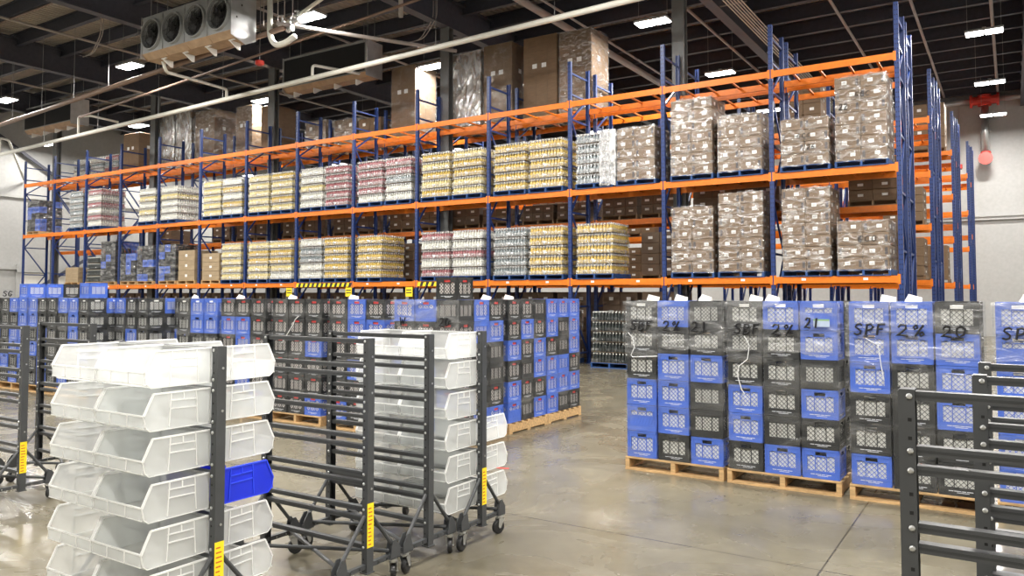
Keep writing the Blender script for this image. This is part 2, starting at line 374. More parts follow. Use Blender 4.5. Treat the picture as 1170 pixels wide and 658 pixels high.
# ------------------------------------------------------------------ pallets and loads
def pallet_mesh(name, w, d, h, mats, block=False):
    b = MB(); t = .02
    nb = 7
    for i in range(nb):
        y0 = i*(d-.09)/(nb-1); b.bevbox(0,y0,h-t,w,y0+.09+(.03 if i in (0,nb-1) and False else 0),h,.003)
    for x0 in (0, w/2-.022, w-.045): b.box(x0,.004,t,x0+.045,d-.004,h-t)
    for y0 in (0, d/2-.05, d-.1): b.box(0,y0,0,w,y0+.1,t)
    return b.mesh(name, mats)
PAL = pallet_mesh('pallet_wood', 1.03, 1.2, .135, M['wood'])
PALB = pallet_mesh('pallet_blue', 1.03, 1.1, .13, M['wood_blue'])
PALD = pallet_mesh('pallet_dark', 1.03, 1.1, .13, M['wood_dark'])
PALR = pallet_mesh('pallet_rack_wood', 1.03, 1.1, .13, M['wood'])

def bottle_layer(kind):
    b = MB(); W, D, Hh = .98, 1.04, .252; nx, ny = 11, 11; r = .041; rnd = random.Random(hash(kind) % 997 if False else len(kind)*7+ord(kind[0]))
    prof = [(r*.9,.004),(r,.02),(r,.125),(r*.93,.15),(r*.62,.185),(r*.40,.205)]
    cap = [(r*.42,.203),(r*.46,.207),(r*.46,.228),(r*.40,.232)]
    for i in range(nx):
        for j in range(ny):
            if 0 < i < nx-1 and 0 < j < ny-1: continue
            o = (-W/2+.045+i*(W-.09)/(nx-1), .045+j*(D-.09)/(ny-1), 0)
            b.lathe(prof, 8, o, mat=0); b.lathe(cap, 6, o, mat=1)
    b.box(-W/2,0,0,W/2,D,.006,3)
    # shrink film: a skirt hugging the lower half and a rumpled top sheet
    def wob(u): return .006*sin(u*37)+.005*sin(u*91+1)+rnd.uniform(-.005,.005)
    per = []; st = 26
    cs = [(-W/2,0),(W/2,0),(W/2,D),(-W/2,D)]
    for k in range(4):
        x0,y0 = cs[k]; x1,y1 = cs[(k+1)%4]
        nxv, nyv = (y1-y0), -(x1-x0); L = hypot(nxv,nyv); nxv/=L; nyv/=L
        for s in range(st):
            t = s/st; o = .004+wob(t*6+k); per.append((x0+(x1-x0)*t+nxv*o, y0+(y1-y0)*t+nyv*o, nxv, nyv))
    rings = []
    for z, o in ((.0,.0),(.05,.012),(.10,.004)):
        rings.append([(x+nx_*o, y+ny_*o, z+(rnd.uniform(-.012,.02) if z == .10 else 0)) for x,y,nx_,ny_ in per])
    b.loft(rings, 2, False)
    rings = []
    for z, o in ((.185,.0),(.225,.008),(.246,-.02)):
        rings.append([(x+nx_*o, y+ny_*o, z+rnd.uniform(-.007,.005)) for x,y,nx_,ny_ in per])
    b.loft(rings, 2, False)
    b.poly(rings[-1], 2)
    return b.mesh('bottle_layer_'+kind, [BOT[kind], M['cap'], M['film_shrink'] if kind != 'black' else M['film_crate'], M['card']])
LAY = {k: bottle_layer(k) for k in BOT}
def film_shell(name, w, d, h, mat, seed, amp=.012, top=True, n=14):
    """a sheet of stretch film wound round a load, rumpled"""
    rr = random.Random(seed); b = MB()
    per = []
    for x0,y0,x1,y1,nx,ny in ((-w/2,0,w/2,0,0,-1),(w/2,0,w/2,d,1,0),(w/2,d,-w/2,d,0,1),(-w/2,d,-w/2,0,-1,0)):
        for s in range(n):
            t = s/n; per.append((x0+(x1-x0)*t, y0+(y1-y0)*t, nx, ny))
    rings = []
    nz = max(6, int(h/.1))
    for k in range(nz+1):
        z = h*k/nz
        rings.append([(x+nx*(.012+rr.uniform(0,amp)), y+ny*(.012+rr.uniform(0,amp)), z+(rr.uniform(-.02,.02) if k in (0,nz) else 0)) for x,y,nx,ny in per])
    b.loft(rings, 0, False)
    if top: b.poly([(p[0],p[1],p[2]+.006) for p in rings[-1]], 0)
    return b.mesh(name, M[mat] if isinstance(mat, str) else mat)
LH = .256
def load_bottles(x, y, z, kind, layers, label, group='bottle pallets on the racks', mix=None, pal=PALB):
    r = thing('bottle_pallet', label, 'pallet load', (x,y,z), group, random.uniform(-.02,.02))
    ob('pallet', pal, r, (-.515,0,0))
    for k in range(layers):
        kk = mix[k % len(mix)] if mix else kind
        o = ob('bottle_layer', LAY[kk], r, (random.uniform(-.012,.012), .02+random.uniform(-.012,.012), .132+k*LH))
        if random.random() < .5: o.rotation_euler = (0,0,random.uniform(-.012,.012))
    if label.startswith('shrink packed clear grey bottles, middle shelf, third bay'):
        ob('loose_film', film_shell('loose_film', .34, .10, 1.36, 'film_silver', 5, .04), r, (.40,-.09,.04))
    return r
def case_mesh(v, w=.485, d=.52, h=.248, mat='card'):
    b = MB(); b.bevbox(-w/2,0,0,w/2,d,h,.008,0)
    rr = random.Random(v)
    lx = rr.uniform(-.1,.1)
    def front(x0,z0,x1,z1,m): b.box(x0,-.0025,z0,x1,.001,z1,m)
    def side(y0,z0,y1,z1,m): b.box(w/2-.001,y0,z0,w/2+.0025,y1,z1,m)
    front(lx-.05,.09,lx+.05,.165,1)
    front(lx-.035,.105,lx+.03,.112,2); front(lx-.035,.125,lx+.035,.14,2)
    s = 1 if v % 2 else -1
    front(s*.19-.028,.05,s*.19+.028,.19,2); front(-.23,.118,.23,.124,3)
    side(.2,.09,.3,.16,1); side(.4,.05,.46,.2,2); side(.02,.118,d-.02,.124,3)
    return b.mesh('case_%d' % v, [M[mat], M['paper'], M['card_ink'], M['card_dark']])
CASE = [case_mesh(v) for v in range(4)]
FILMC = {}
def load_cases(x, y, z, layers, label, group='carton pallets on the racks', wrap='film_load', pal=PALB, depth=2):
    r = thing('carton_pallet', label, 'pallet load', (x,y,z), group, random.uniform(-.015,.015))
    ob('pallet', pal, r, (-.515,0,0))
    for k in range(layers):
        for i in range(2):
            for j in range(depth):
                ob('case', random.choice(CASE), r, (-.246+.492*i+random.uniform(-.006,.006), .01+j*.528+random.uniform(-.006,.006), .132+k*.2535))
    if wrap:
        key = (layers, depth, random.randrange(3))
        if key not in FILMC: FILMC[key] = film_shell('film', .985, .03+.53*depth, layers*.2535+.03, wrap, sum(key))
        ob('stretch_wrap', FILMC[key], r, (0,0,.11))
    return r
BN = ['end bay','second bay','third bay','fourth bay','fifth bay','sixth bay','seventh bay','eighth bay','ninth bay','tenth bay','eleventh bay','twelfth bay','thirteenth bay','last bay']
Y0 = 17.37
L1, L2, L3 = 2.192, 4.462, 6.742
CW = {'yellow':'yellow drink bottles','pale':'pale yellow drink bottles','white':'white jugs','pink':'dark pink drink bottles','grey':'clear grey bottles','black':'dark bottles'}
SL = {'r':'nearer the open end','l':'farther from the open end','c':'in the middle'}
def BL(n, s, lv, kind, layers, mix=None):
    z = {1:L1,2:L2}[lv]; nm = {1:'lowest',2:'middle'}[lv]
    load_bottles(bayx(n,s), Y0, z, kind, layers, 'shrink packed %s, %s shelf, %s, %s' % (CW[kind], nm, BN[n], SL[s]), mix=mix)
def CL(n, s, lv, layers):
    z = {1:L1,2:L2}[lv]; nm = {1:'lowest',2:'middle'}[lv]
    return load_cases(bayx(n,s), Y0, z, layers, 'film wrapped brown cartons, %s layers, %s shelf, %s, %s' % (['','','two','three','four','five','six','seven'][layers], nm, BN[n], SL[s]))
# lowest shelf of the front rack, from the open end
a01 = CL(0,'r',1,4); CL(0,'l',1,7); CL(1,'r',1,7); CL(1,'l',1,6)
BL(2,'l',1,'yellow',5); BL(3,'r',1,'yellow',5); BL(3,'l',1,'grey',5)
BL(4,'r',1,'white',5,['white','white','pink','white','white']); BL(4,'l',1,'pink',5,['pink','white','pink','white','pink'])
BL(5,'l',1,'yellow',5); BL(6,'r',1,'yellow',5); BL(6,'l',1,'grey',5,['white','white','grey','grey','white'])
BL(7,'r',1,'yellow',5,['white','pale','yellow','yellow','pale']); BL(7,'l',1,'pale',5,['pale','pale','yellow','yellow','pale']); BL(8,'r',1,'pale',5)
# middle shelf
a02 = CL(0,'r',2,7); a03 = CL(0,'l',2,4); CL(1,'r',2,5); CL(1,'l',2,7); CL(2,'r',2,5); BL(2,'l',2,'grey',5)
BL(3,'r',2,'yellow',5); BL(3,'l',2,'yellow',5); BL(4,'r',2,'yellow',5,['pale','pale','yellow','yellow','pale']); BL(4,'l',2,'yellow',5,['yellow','pale'])
BL(5,'r',2,'pink',5,['white','white','grey','pink','pink']); BL(5,'l',2,'pink',5,['white','pink','pink','pink','pink']); BL(6,'r',2,'pink',5); BL(6,'l',2,'white',5,['white','white','pale','white','white'])
BL(7,'r',2,'yellow',5,['pale','yellow','pale']); BL(7,'l',2,'pale',5); BL(8,'r',2,'yellow',5,['white','yellow']); BL(8,'l',2,'pale',5)
BL(9,'l',2,'white',5,['white','white','white','pale','white']); BL(10,'r',2,'pale',5,['white','pale']); BL(11,'l',2,'pink',6,['white','pink']); BL(12,'r',2,'grey',6)
# plain carton piles in the far bays
def plain_pile(x, y, z, w, d, h, label, mat='card', lab=True, name='carton_pallet', pal=PALR, rows=3, wrap=None, group='carton pallets on the racks', cols=2):
    r = thing(name, label, 'pallet load', (x,y,z), group)
    ob('pallet', pal, r, (-.515,.02,0))
    hh = h/rows; ww = w/cols
    for k in range(rows):
        for i in range(cols):
            b = MB(); b.bevbox(-ww/2+.003,0,0,ww/2-.003,d,hh-.004,.008,0)
            b.box(-ww/2+.02,-.002,hh*.5-.003,ww/2-.02,.001,hh*.5+.003,2)
            if lab: b.box(-.06,-.003,hh*.35,.06,.001,hh*.6,1)
            b.box(ww/2-.004,d*.4,hh*.3,ww/2-.0005,d*.55,hh*.5,1 if lab else 0)
            ob('case', b.mesh('plain_case', [M[mat], M['paper'], M['card_dark']]), r, (-w/2+ww*(i+.5),.03,.132+k*hh))
    if wrap: ob('stretch_wrap', film_shell('film', w, d+.05, h+.02, wrap, int(x*10) % 97), r, (0,.0,.12))
    return r
plain_pile(bayx(8,'l'), Y0, L1, .95, 1.0, .95, 'plain brown carton pile, lowest shelf, ninth bay', 'card_tan', cols=1)
plain_pile(bayx(9,'r'), Y0, L1, .95, 1.0, 1.1, 'plain brown carton pile, lowest shelf, tenth bay', 'card_tan', cols=1)
plain_pile(bayx(12,'c')+.35, Y0, L1, .98, 1.0, .62, 'low tan carton pile, lowest shelf, thirteenth bay', 'card_tan', lab=False)
load_bottles(bayx(11,'l'), Y0, L1, 'black', 4, 'dark bottle packs on a pallet, lowest shelf, twelfth bay', pal=PALR)

# ---- second line of racks: what shows between and above the front loads
YR = 18.84
RR = [(0,'r',4,'card',.95),(1,'r',3,'card_dark',.8),(1,'l',2,'card',.6),(2,'r',3,'card_dark',.7),(2,'l',3,'card_dark',.62),(3,'r',2,'card_dark',.42),(3,'l',2,'card_dark',.42),(4,'r',2,'card',.40),(4,'l',2,'card_dark',.5),(5,'r',2,'card',.55),(5,'l',2,'card',.52),
 (6,'r',2,'card_dark',.6),(6,'l',2,'card_dark',.5),(7,'r',3,'card_dark',.6),(7,'l',3,'card_dark',.7),(8,'r',3,'card_dark',.7),(8,'l',3,'card_dark',.6),(9,'r',3,'card_dark',.7),(10,'l',2,'card',.5)]
for n, s, rows, mt, h in RR:
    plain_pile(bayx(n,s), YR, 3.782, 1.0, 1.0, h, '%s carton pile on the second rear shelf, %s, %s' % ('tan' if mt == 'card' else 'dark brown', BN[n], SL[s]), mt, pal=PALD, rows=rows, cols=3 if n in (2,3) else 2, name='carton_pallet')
b = MB(); b.bevbox(-.24,0,0,.24,.5,.26,.01); b.box(-.24,-.002,.03,.0,.001,.23,1); b.lathe([(.07,-.003),(.07,.001)], 12, (.1,0,.13), 'y', 1)
WB = b.mesh('white_red_box', [M['paper'], M['red']])
for i in range(4): tag(ob('white_box', WB, None, (bayx(3,'r')-.75+.5*i-.35, YR+.1, 3.782+.56)), 'white and red box on the dark cartons behind fourth bay, %s of four' % ORD[i], 'box', 'white and red boxes')
for n in range(12):
    for s in ('r','l'):
        if (n*3+(s == 'l')) % 4 == 3: continue
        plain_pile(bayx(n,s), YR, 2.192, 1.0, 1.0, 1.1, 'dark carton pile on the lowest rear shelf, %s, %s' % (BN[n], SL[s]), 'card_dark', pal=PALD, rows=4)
# tall cartons on the top shelf
def tall(x0, x1, y, top, label, wrap=None, labels=True, d=1.05):
    w = x1-x0; z = L3; h = top-z-.135
    r = thing('tall_carton_stack', label, 'carton', ((x0+x1)/2,y,z), 'tall cartons on the top shelf')
    q = ob('pallet', PALR, r, (-w/2,.0,0)); q.scale = (w/1.03,1,1)
    b = MB(); b.bevbox(-w/2,0,0,w/2,d,h,.012,0)
    for k in range(1,8):
        for s in (-.25,.12): b.box(s*w-.10,-.003,h*k/8,s*w+.10,.001,h*k/8+.012,1)
    for s in (-.12,.22): b.box(s*w-.004,-.003,.02,s*w+.004,.001,h-.02,1)
    b.box(w/2-.001,d*.5-.005,.02,w/2+.003,d*.5+.005,h-.02,1)
    ob('carton', b.mesh('tall_carton', [M['card'], M['card_dark']]), r, (0,.01,.135))
    if labels:
        b = MB()
        for s in (-.16,.12): b.box(s*w-.075,-.006,h*.60,s*w+.075,-.0032,h*.60+.13)
        b.box(w/2+.001,d*.35,h*.63,w/2+.005,d*.35+.14,h*.63+.13)
        ob('label', b.mesh('tall_label', M['paper']), r, (0,.01,.135))
    if wrap: ob('stretch_wrap', film_shell('film', w+.01, d+.02, h, wrap, int(abs(x0)*7), .02), r, (0,0,.14))
tall(-10.54,-9.53,YR,9.13,'tall labelled carton with bright film on its side, top shelf, nearest the open end','film_load')
tall(-11.72,-10.62,YR,9.17,'second tall labelled carton from the open end, top shelf')
tall(-13.12,-12.12,YR,9.2,'third tall labelled carton from the open end, top shelf','film_crate')
tall(-14.35,-13.25,YR,9.1,'tall carton in shiny film beside the column, top shelf','film_silver',False)
tall(-16.75,-15.75,YR,9.12,'lone tall carton past the dark column, top shelf','film_crate')
tall(-23.05,-22.4,YR,8.7,'tall narrow carton nearest the second column, top shelf',None,False)
tall(-24.45,-23.55,YR,8.85,'tall brown carton second from the second column, top shelf','film_load')
tall(-26.95,-25.75,YR,9.0,'wide tall carton, top shelf above tenth bay','film_load')
tall(-28.15,-27.2,YR,9.1,'tall carton in silvery film, top shelf above eleventh bay','film_silver',False)
tall(-29.25,-28.3,YR,9.1,'tall carton in silvery film, top shelf beside the third column','film_silver',False)
tall(-31.9,-30.75,YR,8.65,'tall brown carton alone, top shelf above twelfth bay')
for i, (x, h, wr) in enumerate(((bayx(6,'r'),.75,None),(bayx(6,'l'),.85,'film_load'),(bayx(7,'r'),.95,'film_load'))):
    plain_pile(x, YR, L3, 1.0, 1.0, h, 'low carton pile, top shelf, %s past the lone tall carton' % ORD[i], rows=2, wrap=wr)
for i, x in enumerate((bayx(12,'r'),bayx(12,'l'),bayx(13,'r'))):
    load_bottles(x, YR, L3, 'grey' if i else 'pink', 4, 'loose grey bottle pallet, top shelf near end wall, %s from the tall cartons' % ORD[i], mix=['grey','pink'] if i == 0 else ['grey','white'])
# far rows, seen past the open end
for x0, y, z, h, lab, n in ((-1.74,23.15,2.192,1.0,'lowest',0),(-1.74,23.15,3.652,.9,'second',0),(-1.55,28.95,2.192,1.1,'lowest',0),(-1.55,28.95,6.502,1.5,'top',0),(-1.74,23.15,3.652,.9,'second',1),(-1.74,23.15,2.192,1.0,'lowest',2),(-1.74,23.15,3.652,.9,'second',3),(-1.74,23.15,6.502,1.3,'top',1),
        (-1.74,23.15,2.192,1.0,'lowest',3),(-1.74,23.15,3.652,1.0,'second',4),(-1.74,23.15,2.192,1.0,'lowest',5),(-1.74,23.15,3.652,1.0,'second',6),(-1.74,23.15,2.192,1.0,'lowest',7)):
    plain_pile(x0-.70-BAY*n, y, z, .98, 1.0, h, 'tan carton pile, %s shelf of the %s rack row, %s' % (lab, 'second' if y < 25 else 'third', BN[n]), rows=4, pal=PALD)
# dark bottle crates on blue pallets standing on the floor under the rack
load_bottles(-8.37, Y0+.05, .0, 'black', 5, 'dark bottle packs on a blue pallet on the floor, under the rack beside the aisle')
load_cases(bayx(3,'r'), Y0+.05, .0, 5, 'film wrapped cartons on the floor under the rack, behind the corner crate stack')
for i, x in enumerate((bayx(0,'r'),bayx(0,'l'),bayx(1,'r'),bayx(1,'l'))):
    load_cases(x, Y0+.05, .0, 6, 'brown carton pallet on the floor under the rack, %s from the open end' % ORD[i], wrap=None)
for n in range(13):
    for s in 'rl':
        if n < 2: continue
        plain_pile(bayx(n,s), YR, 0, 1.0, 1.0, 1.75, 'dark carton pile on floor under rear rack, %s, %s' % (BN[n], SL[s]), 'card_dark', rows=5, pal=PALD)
# ------------------------------------------------------------------ milk crates
CWD, CHT = .322, .264
def crate_mesh(name, mat, style):
    b = MB(); h = CWD/2; H = CHT
    for q in range(4):
        c, s = cos(q*pi/2), sin(q*pi/2)
        def T(u, v, d): # u across, v up, d depth inwards from the face
            x, y = u, -h+d; return (x*c-y*s, x*s+y*c, v)
        def fb(u0, v0, u1, v1, d0, d1, m=0):
            b.hexa([T(u0,v0,d0),T(u1,v0,d0),T(u1,v0,d1),T(u0,v0,d1),T(u0,v1,d0),T(u1,v1,d0),T(u1,v1,d1),T(u0,v1,d1)], m)
        w0 = .118; vb, vt = .068, .205
        if style == 'strip': vb = .158
        fb(-h,0,h,vb,.004,.012)
        fb(-h,vb,-w0,H,.004,.012); fb(w0,vb,h,H,.004,.012)
        fb(-w0,vt,-.048,H,.004,.012); fb(.048,vt,w0,H,.004,.012); fb(-.048,.238,.048,H,.004,.012)
        if style == 'closed': fb(-.048,vt,.048,.238,.004,.012)
        else: fb(-.048,vt-.008,.048,vt+.002,.0,.014)
        # ridges and corner posts
        fb(-h,H-.018,h,H,0,.006); fb(-h,0,h,.012,0,.006); fb(-h,.05,h,.056,.001,.006); fb(-w0-.012,vb,-w0,vt+.01,.001,.008); fb(w0,vb,w0+.012,vt+.01,.001,.008)
        for u in (-.150,-.137,.137,.150): fb(u-.002,.06,u+.002,H-.02,.001,.006)
        for u in (-.048,.048): fb(u-.0028,vb,u+.0028,vt,.003,.010)
        # lattice
        p = .042 if style != 'closed' else .036; t = .0019
        k = -20
        for sg in (1,-1):
            for k in range(-14,15):
                # line v = sg*u + k*p (45 degrees) clipped to the window
                pts = []
                off = k*p*1.0+.137
                ua, ub = -w0, w0
                lo, hi = ((vb-off)/sg, (vt-off)/sg)
                if lo > hi: lo, hi = hi, lo
                u0 = max(ua, lo); u1 = min(ub, hi)
                if u1-u0 < .004: continue
                v0, v1 = sg*u0+off, sg*u1+off
                d = t*.7071
                n = (-sg*d, d)
                P = [T(u0-n[0],v0-n[1],.004),T(u1-n[0],v1-n[1],.004),T(u1-n[0],v1-n[1],.0085),T(u0-n[0],v0-n[1],.0085),T(u0+n[0],v0+n[1],.004),T(u1+n[0],v1+n[1],.004),T(u1+n[0],v1+n[1],.0085),T(u0+n[0],v0+n[1],.0085)]
                b.hexa(P, 0)
        if style == 'strip':
            for k in range(7): 
                u = -.10+k*.033; b.hexa([T(u-.003,.07,.001),T(u+.003,.07,.001),T(u+.003,.07,.006),T(u-.003,.07,.006),T(u+.03,.15,.001),T(u+.036,.15,.001),T(u+.036,.15,.006),T(u+.03,.15,.006)],0)
        elif style == 'diamond':
            x = -.09
            for L in (.035,.05,.03,.045): fb(x,.036,x+L,.041,.0032,.005,1); x += L+.006
            fb(-.03,.024,.06,.028,.0032,.005,1)
    b.box(-h+.006,-h+.006,.003,h-.006,h-.006,.012,0)
    return b.mesh(name, [M[mat], M['print']])
CR = {}
for cc, mm in (('B','cr_blue'),('K','cr_black')):
    for st in ('diamond','closed','strip'): CR[cc+st[0]] = crate_mesh('milk_crate_%s_%s' % (cc, st), mm, st)
CRGROUP = 'milk crates stacked on the floor'
CNAME = {'B':'blue','K':'black'}
ROWN = ['top','second','third','fourth','fifth','bottom']
cart_w, cart_r = MB(), MB()            # the packed cartons seen through the lattices
CRATES = []
def crate(x, y, z, code, label, red=False, tall=False):
    cc = code[0]; st = code[1] if len(code) > 1 else random.choice('dddc')
    CRATES.append((hypot(x, y), x, y, z, cc, st, label))
    top = .232 if tall or red else .196
    for i in range(3):
        for j in range(3):
            if i == 1 and j == 1: continue
            cx, cy = x+(i-1)*.099, y+(j-1)*.099; w = .048
            mb = cart_r if red else cart_w
            mb.box(cx-w,cy-w,z+.014,cx+w,cy+w,z+top-(.03 if red else 0),0)
            if red: mb.box(cx-w,cy-w,z+top-.0299,cx+w,cy+w,z+top,1)
def make_crates():
    """the 300 nearest crates one by one, the far rest of the row as one mass"""
    CRATES.sort(); far = MB()
    for k, (d, x, y, z, cc, st, label) in enumerate(CRATES):
        if k < 300:
            o = ob('milk_crate', CR[cc+st], None, (x,y,z), (0,pi)[k%2])
            tag(o, '%s milk crate, %s' % (CNAME[cc], label), 'crate', CRGROUP)
        else:
            me = CR[cc+st]; n = len(far.v); mo = {'B':0,'K':1}[cc]
            far.v += [(v.co.x+x, v.co.y+y, v.co.z+z) for v in me.vertices]
            for f in me.polygons: far.f.append(tuple(n+i for i in f.vertices)); far.m.append(2 if f.material_index else mo)
    if far.v: tag(ob('milk_crate', far.mesh('far_crates', [M['cr_blue'], M['cr_black'], M['print']])), 'black and blue milk crates stacked at the far end of the row', 'crates', CRGROUP, 'stuff')
RZ = .268
def stack(x0, yf, front, nm, px=.338, py=.326, side=1, pd=1.0, band=False, red=False, colw=('left','middle','right'), depth=3, sidepat=None, frontcols=3, film_mat='film_crate', pal=PAL):
    """six rows of crates on a pallet: the front columns and the outer right column"""
    n = frontcols
    q = tag(ob('pallet', pal, None, (x0-.01,yf-.01,0)), 'pine pallet under the %s' % nm, 'pallet', 'pallets under the crate stacks')
    q.scale = (1,pd,1)
    for k in range(6):
        z = .1365+(5-k)*RZ
        for i in range(n):
            code = front[k][i]
            crate(x0+px*(i+.5), yf+py*.5, z, code, '%s row, %s column, %s' % (ROWN[k], colw[i], nm), red, k == 0)
        for j in range(1, side+1):
            code = sidepat[k][j-1] if sidepat else random.choice('KKB')
            crate(x0+px*(n-.5), yf+py*(j+.5), z, code, '%s row, side %s back, %s' % (ROWN[k], ['','second','third','fourth'][j], nm), red, k == 0)
    w = tag(ob('stretch_wrap', film_shell('stack_film', px*n, py*(side+1 if side > 1 else 3), 6*RZ-.01, film_mat, int(abs(x0)*31) % 101, .006, False, 16), None, (x0+px*n/2,yf,.14)), 'clear stretch film wound around the %s' % nm, 'plastic film', 'stretch film on crate stacks')
    if band:
        b = MB(); rr = random.Random(int(abs(x0)*50)); xs = [-px*n/2-.02+(px*n+.04)*i/18 for i in range(19)]
        b.loft([[(x,-.021-rr.uniform(0,.004),z+rr.uniform(-.015,.015)) for x in xs] for z in (1.12,1.24,1.36,1.48,1.60)], 0, False, False)
        ob('film_band', b.mesh('film_band', M['film_band']), w)
    return w
# marker strokes
GL = {'S':[[(.9,.85),(.6,1),(.25,.9),(.15,.7),(.5,.52),(.8,.35),(.75,.1),(.4,0),(.05,.12)]],
 'B':[[(.15,0),(.2,1)],[(.1,.95),(.6,1),(.8,.8),(.6,.58),(.25,.52)],[(.3,.52),(.8,.45),(.9,.2),(.6,.0),(.1,.02)]],
 'P':[[(.15,0),(.2,1)],[(.05,.9),(.6,1),(.9,.78),(.7,.5),(.2,.42)]],
 'F':[[(.15,0),(.2,1)],[(.15,.97),(.95,1)],[(.18,.55),(.75,.58)]],
 'D':[[(.15,0),(.2,1)],[(.05,.97),(.7,.9),(.95,.5),(.6,.08),(.05,0)]],
 '2':[[(.1,.75),(.3,1),(.7,.95),(.75,.65),(.4,.3),(.05,.02),(.4,.08),(.98,.0)]],
 '0':[[(.5,1),(.15,.75),(.1,.3),(.4,0),(.8,.2),(.9,.65),(.5,1)]],
 '1':[[(.5,1),(.5,0)]],
 '%':[[(.3,1),(.08,.8),(.2,.6),(.42,.72),(.3,1)],[(.85,1),(.3,0)],[(.8,.4),(.62,.2),(.75,.02),(.98,.15),(.8,.4)]],
 'W':[[(0,1),(.25,.05),(.5,.7),(.75,.05),(1,1)]], 'G':[[(.9,.85),(.5,1),(.1,.6),(.2,.15),(.6,0),(.9,.3),(.55,.42)]],
 'C':[[(.9,.85),(.5,1),(.1,.6),(.2,.15),(.6,0),(.95,.2)]], '6':[[(.8,.95),(.3,.7),(.1,.3),(.4,0),(.8,.15),(.75,.45),(.2,.4)]],'O':[[(.5,1),(.12,.7),(.15,.2),(.5,0),(.88,.3),(.85,.75),(.5,1)]],'X':[[(0,1),(1,0)],[(1,1),(0,0)]]}
def scribble(txt, x, z, h, adv, parent, y=-.036, r=.0095, cw=.8):
    b = MB()
    for i, ch in enumerate(txt):
        if ch == ' ': continue
        for st in GL[ch]:
            b.tube([(x+(i*adv)+p[0]*adv*cw+p[1]*h*.12, y, z+p[1]*h) for p in st], r, 5)
    return ob('handwriting', b.mesh('handwriting', M['ink']), parent)
def tail(parent, pts, r=.0045):
    b = MB(); b.tube([(p[0],-.034,p[1]) for p in pts], r, 6); return ob('film_tail', b.mesh('film_tail', M['paper_film']), parent)
M['paper_film'] = pmat('bunched_film', (.82,.83,.84), .25, var=.05)

P1 = ['KK KK KK'.split()]  # placeholder shape, patterns below
def pat(s): return [r.split(',') for r in s.split()]
YP = 7.5
w = stack(-3.41, YP, pat('Kd,Bc,Kc Kd,Kc,Kd Kd,Bd,Bd Bd,Bd,Kc Bs,Bd,Kc Bd,Kd,Bd'), 'wrapped stack beside the aisle', px=.342, side=0, band=True)
scribble('SBF', -.45, 1.30, .095, .085, w); scribble('2%', -.10, 1.30, .095, .10, w); scribble('21', .20, 1.30, .095, .09, w)
tail(w, [(-.47,1.27),(-.42,1.22),(-.40,1.12),(-.44,1.04),(-.42,1.02),(-.15,1.04)])
w = stack(-2.345, YP, pat('Kd,Bd,Bs Kc,Kd,Bd Kd,Kd,Kc Bd,Kd,Bd Bd,Kc,Kd Kd,Bd,Bd'), 'second wrapped stack past the aisle', px=.338, side=2, band=True, sidepat=[['K','K']]*6)
scribble('SBF', -.43, 1.29, .095, .085, w); scribble('2%', -.08, 1.29, .095, .11, w); scribble('21', .22, 1.36, .09, .07, w)
tail(w, [(-.33,1.27),(-.28,1.18),(-.30,1.05),(-.38,.98),(-.40,.90),(-.36,.76),(-.33,.72)])
b = MB(); b.box(.30,-.0285,1.37,.44,-.0265,1.44,0); b.box(.30,-.029,1.425,.44,-.0285,1.44,1)
ob('card_label', b.mesh('card_label', [pmat('grey_blue_card',(.45,.55,.72),.5,var=.1), pmat('green_edge',(.25,.45,.2),.5,var=.1)]), w)
w = stack(-1.245, YP-.02, pat('Bd,Bd,Kd Bd,Bd,Bd Bd,Kd,Bd Kd,Kd,Bd Kd,Kd,Kd Bd,Kd,Kd'), 'third wrapped stack past the aisle', px=.338, side=2, band=True, sidepat=[['K','K']]*6)
scribble('SPF', -.46, 1.31, .095, .09, w); scribble('2%', -.12, 1.31, .095, .12, w); scribble('20', .22, 1.31, .095, .10, w)
tail(w, [(-.36,1.28),(-.26,1.22),(-.24,1.05),(-.22,.92)], .004)
w = stack(-.135, YP-.02, pat('Bd,Bd,Bd Bs,Bd,Kd Bd,Bd,Bd Bd,Kd,Bd Bd,Bd,Kd Bd,Bd,Bd'), 'wrapped stack at the frame edge', px=.338, side=0, band=True)
scribble('SPF', -.46, 1.30, .095, .09, w)
# ---- the long block of stacks on the other side of the aisle
RC = ('first','middle','corner')
sp1 = ['K','K'],['K','B'],['B','K'],['K','K'],['K','K'],['B','K']
NC = ('left','middle','right')
w = stack(-6.53, 7.42, pat('Bd,Bs,Kc Kd,Kd,Kd Bd,Kd,Kd Kd,Bd,Kd Kd,Kd,Bd Kd,Bd,Kd'), 'aisle corner stack', side=2, pd=.87, band=True, red=True, sidepat=[['B','K'],['B','B'],['K','K'],['K','K'],['K','K'],['B','B']])
scribble('W', -.38, 1.29, .095, .10, w); scribble('20', .24, 1.29, .095, .08, w)
def sidestack(yf, p, nm):
    q = tag(ob('pallet', PAL, None, (-6.53,yf-.01,0)), 'pine pallet under the %s' % nm, 'pallet', 'pallets under the crate stacks')
    q.scale = (1,.825,1)
    for k in range(6):
        for j in range(3):
            crate(-5.685, yf+.326*(j+.5), .1365+(5-k)*RZ, p[k][j], '%s row, %s column, %s' % (ROWN[k], ('nearest','middle','farthest')[j], nm), True, k == 0)
    tag(ob('stretch_wrap', film_shell('stack_film', 1.0, .98, 6*RZ-.01, 'film_crate', int(yf*10), .006, False, 16), None, (-6.024,yf,.14)), 'clear stretch film wound around the %s' % nm, 'plastic film', 'stretch film on crate stacks')
sidestack(8.50, pat('Kd,Kd,Kc Kd,Bd,Kd Bd,Kd,Bd Kd,Kc,Bd Bd,Kd,Kd Bs,Kc,Bd'), 'stack behind the aisle corner')
sidestack(9.50, pat('Bd,Bd,Bd Bd,Kc,Bd Kd,Kc,Bd Bd,Bc,Kd Bd,Bd,Bd Bd,Kc,Kd'), 'rearmost stack along the aisle')
LN = '%s stack from the aisle corner'
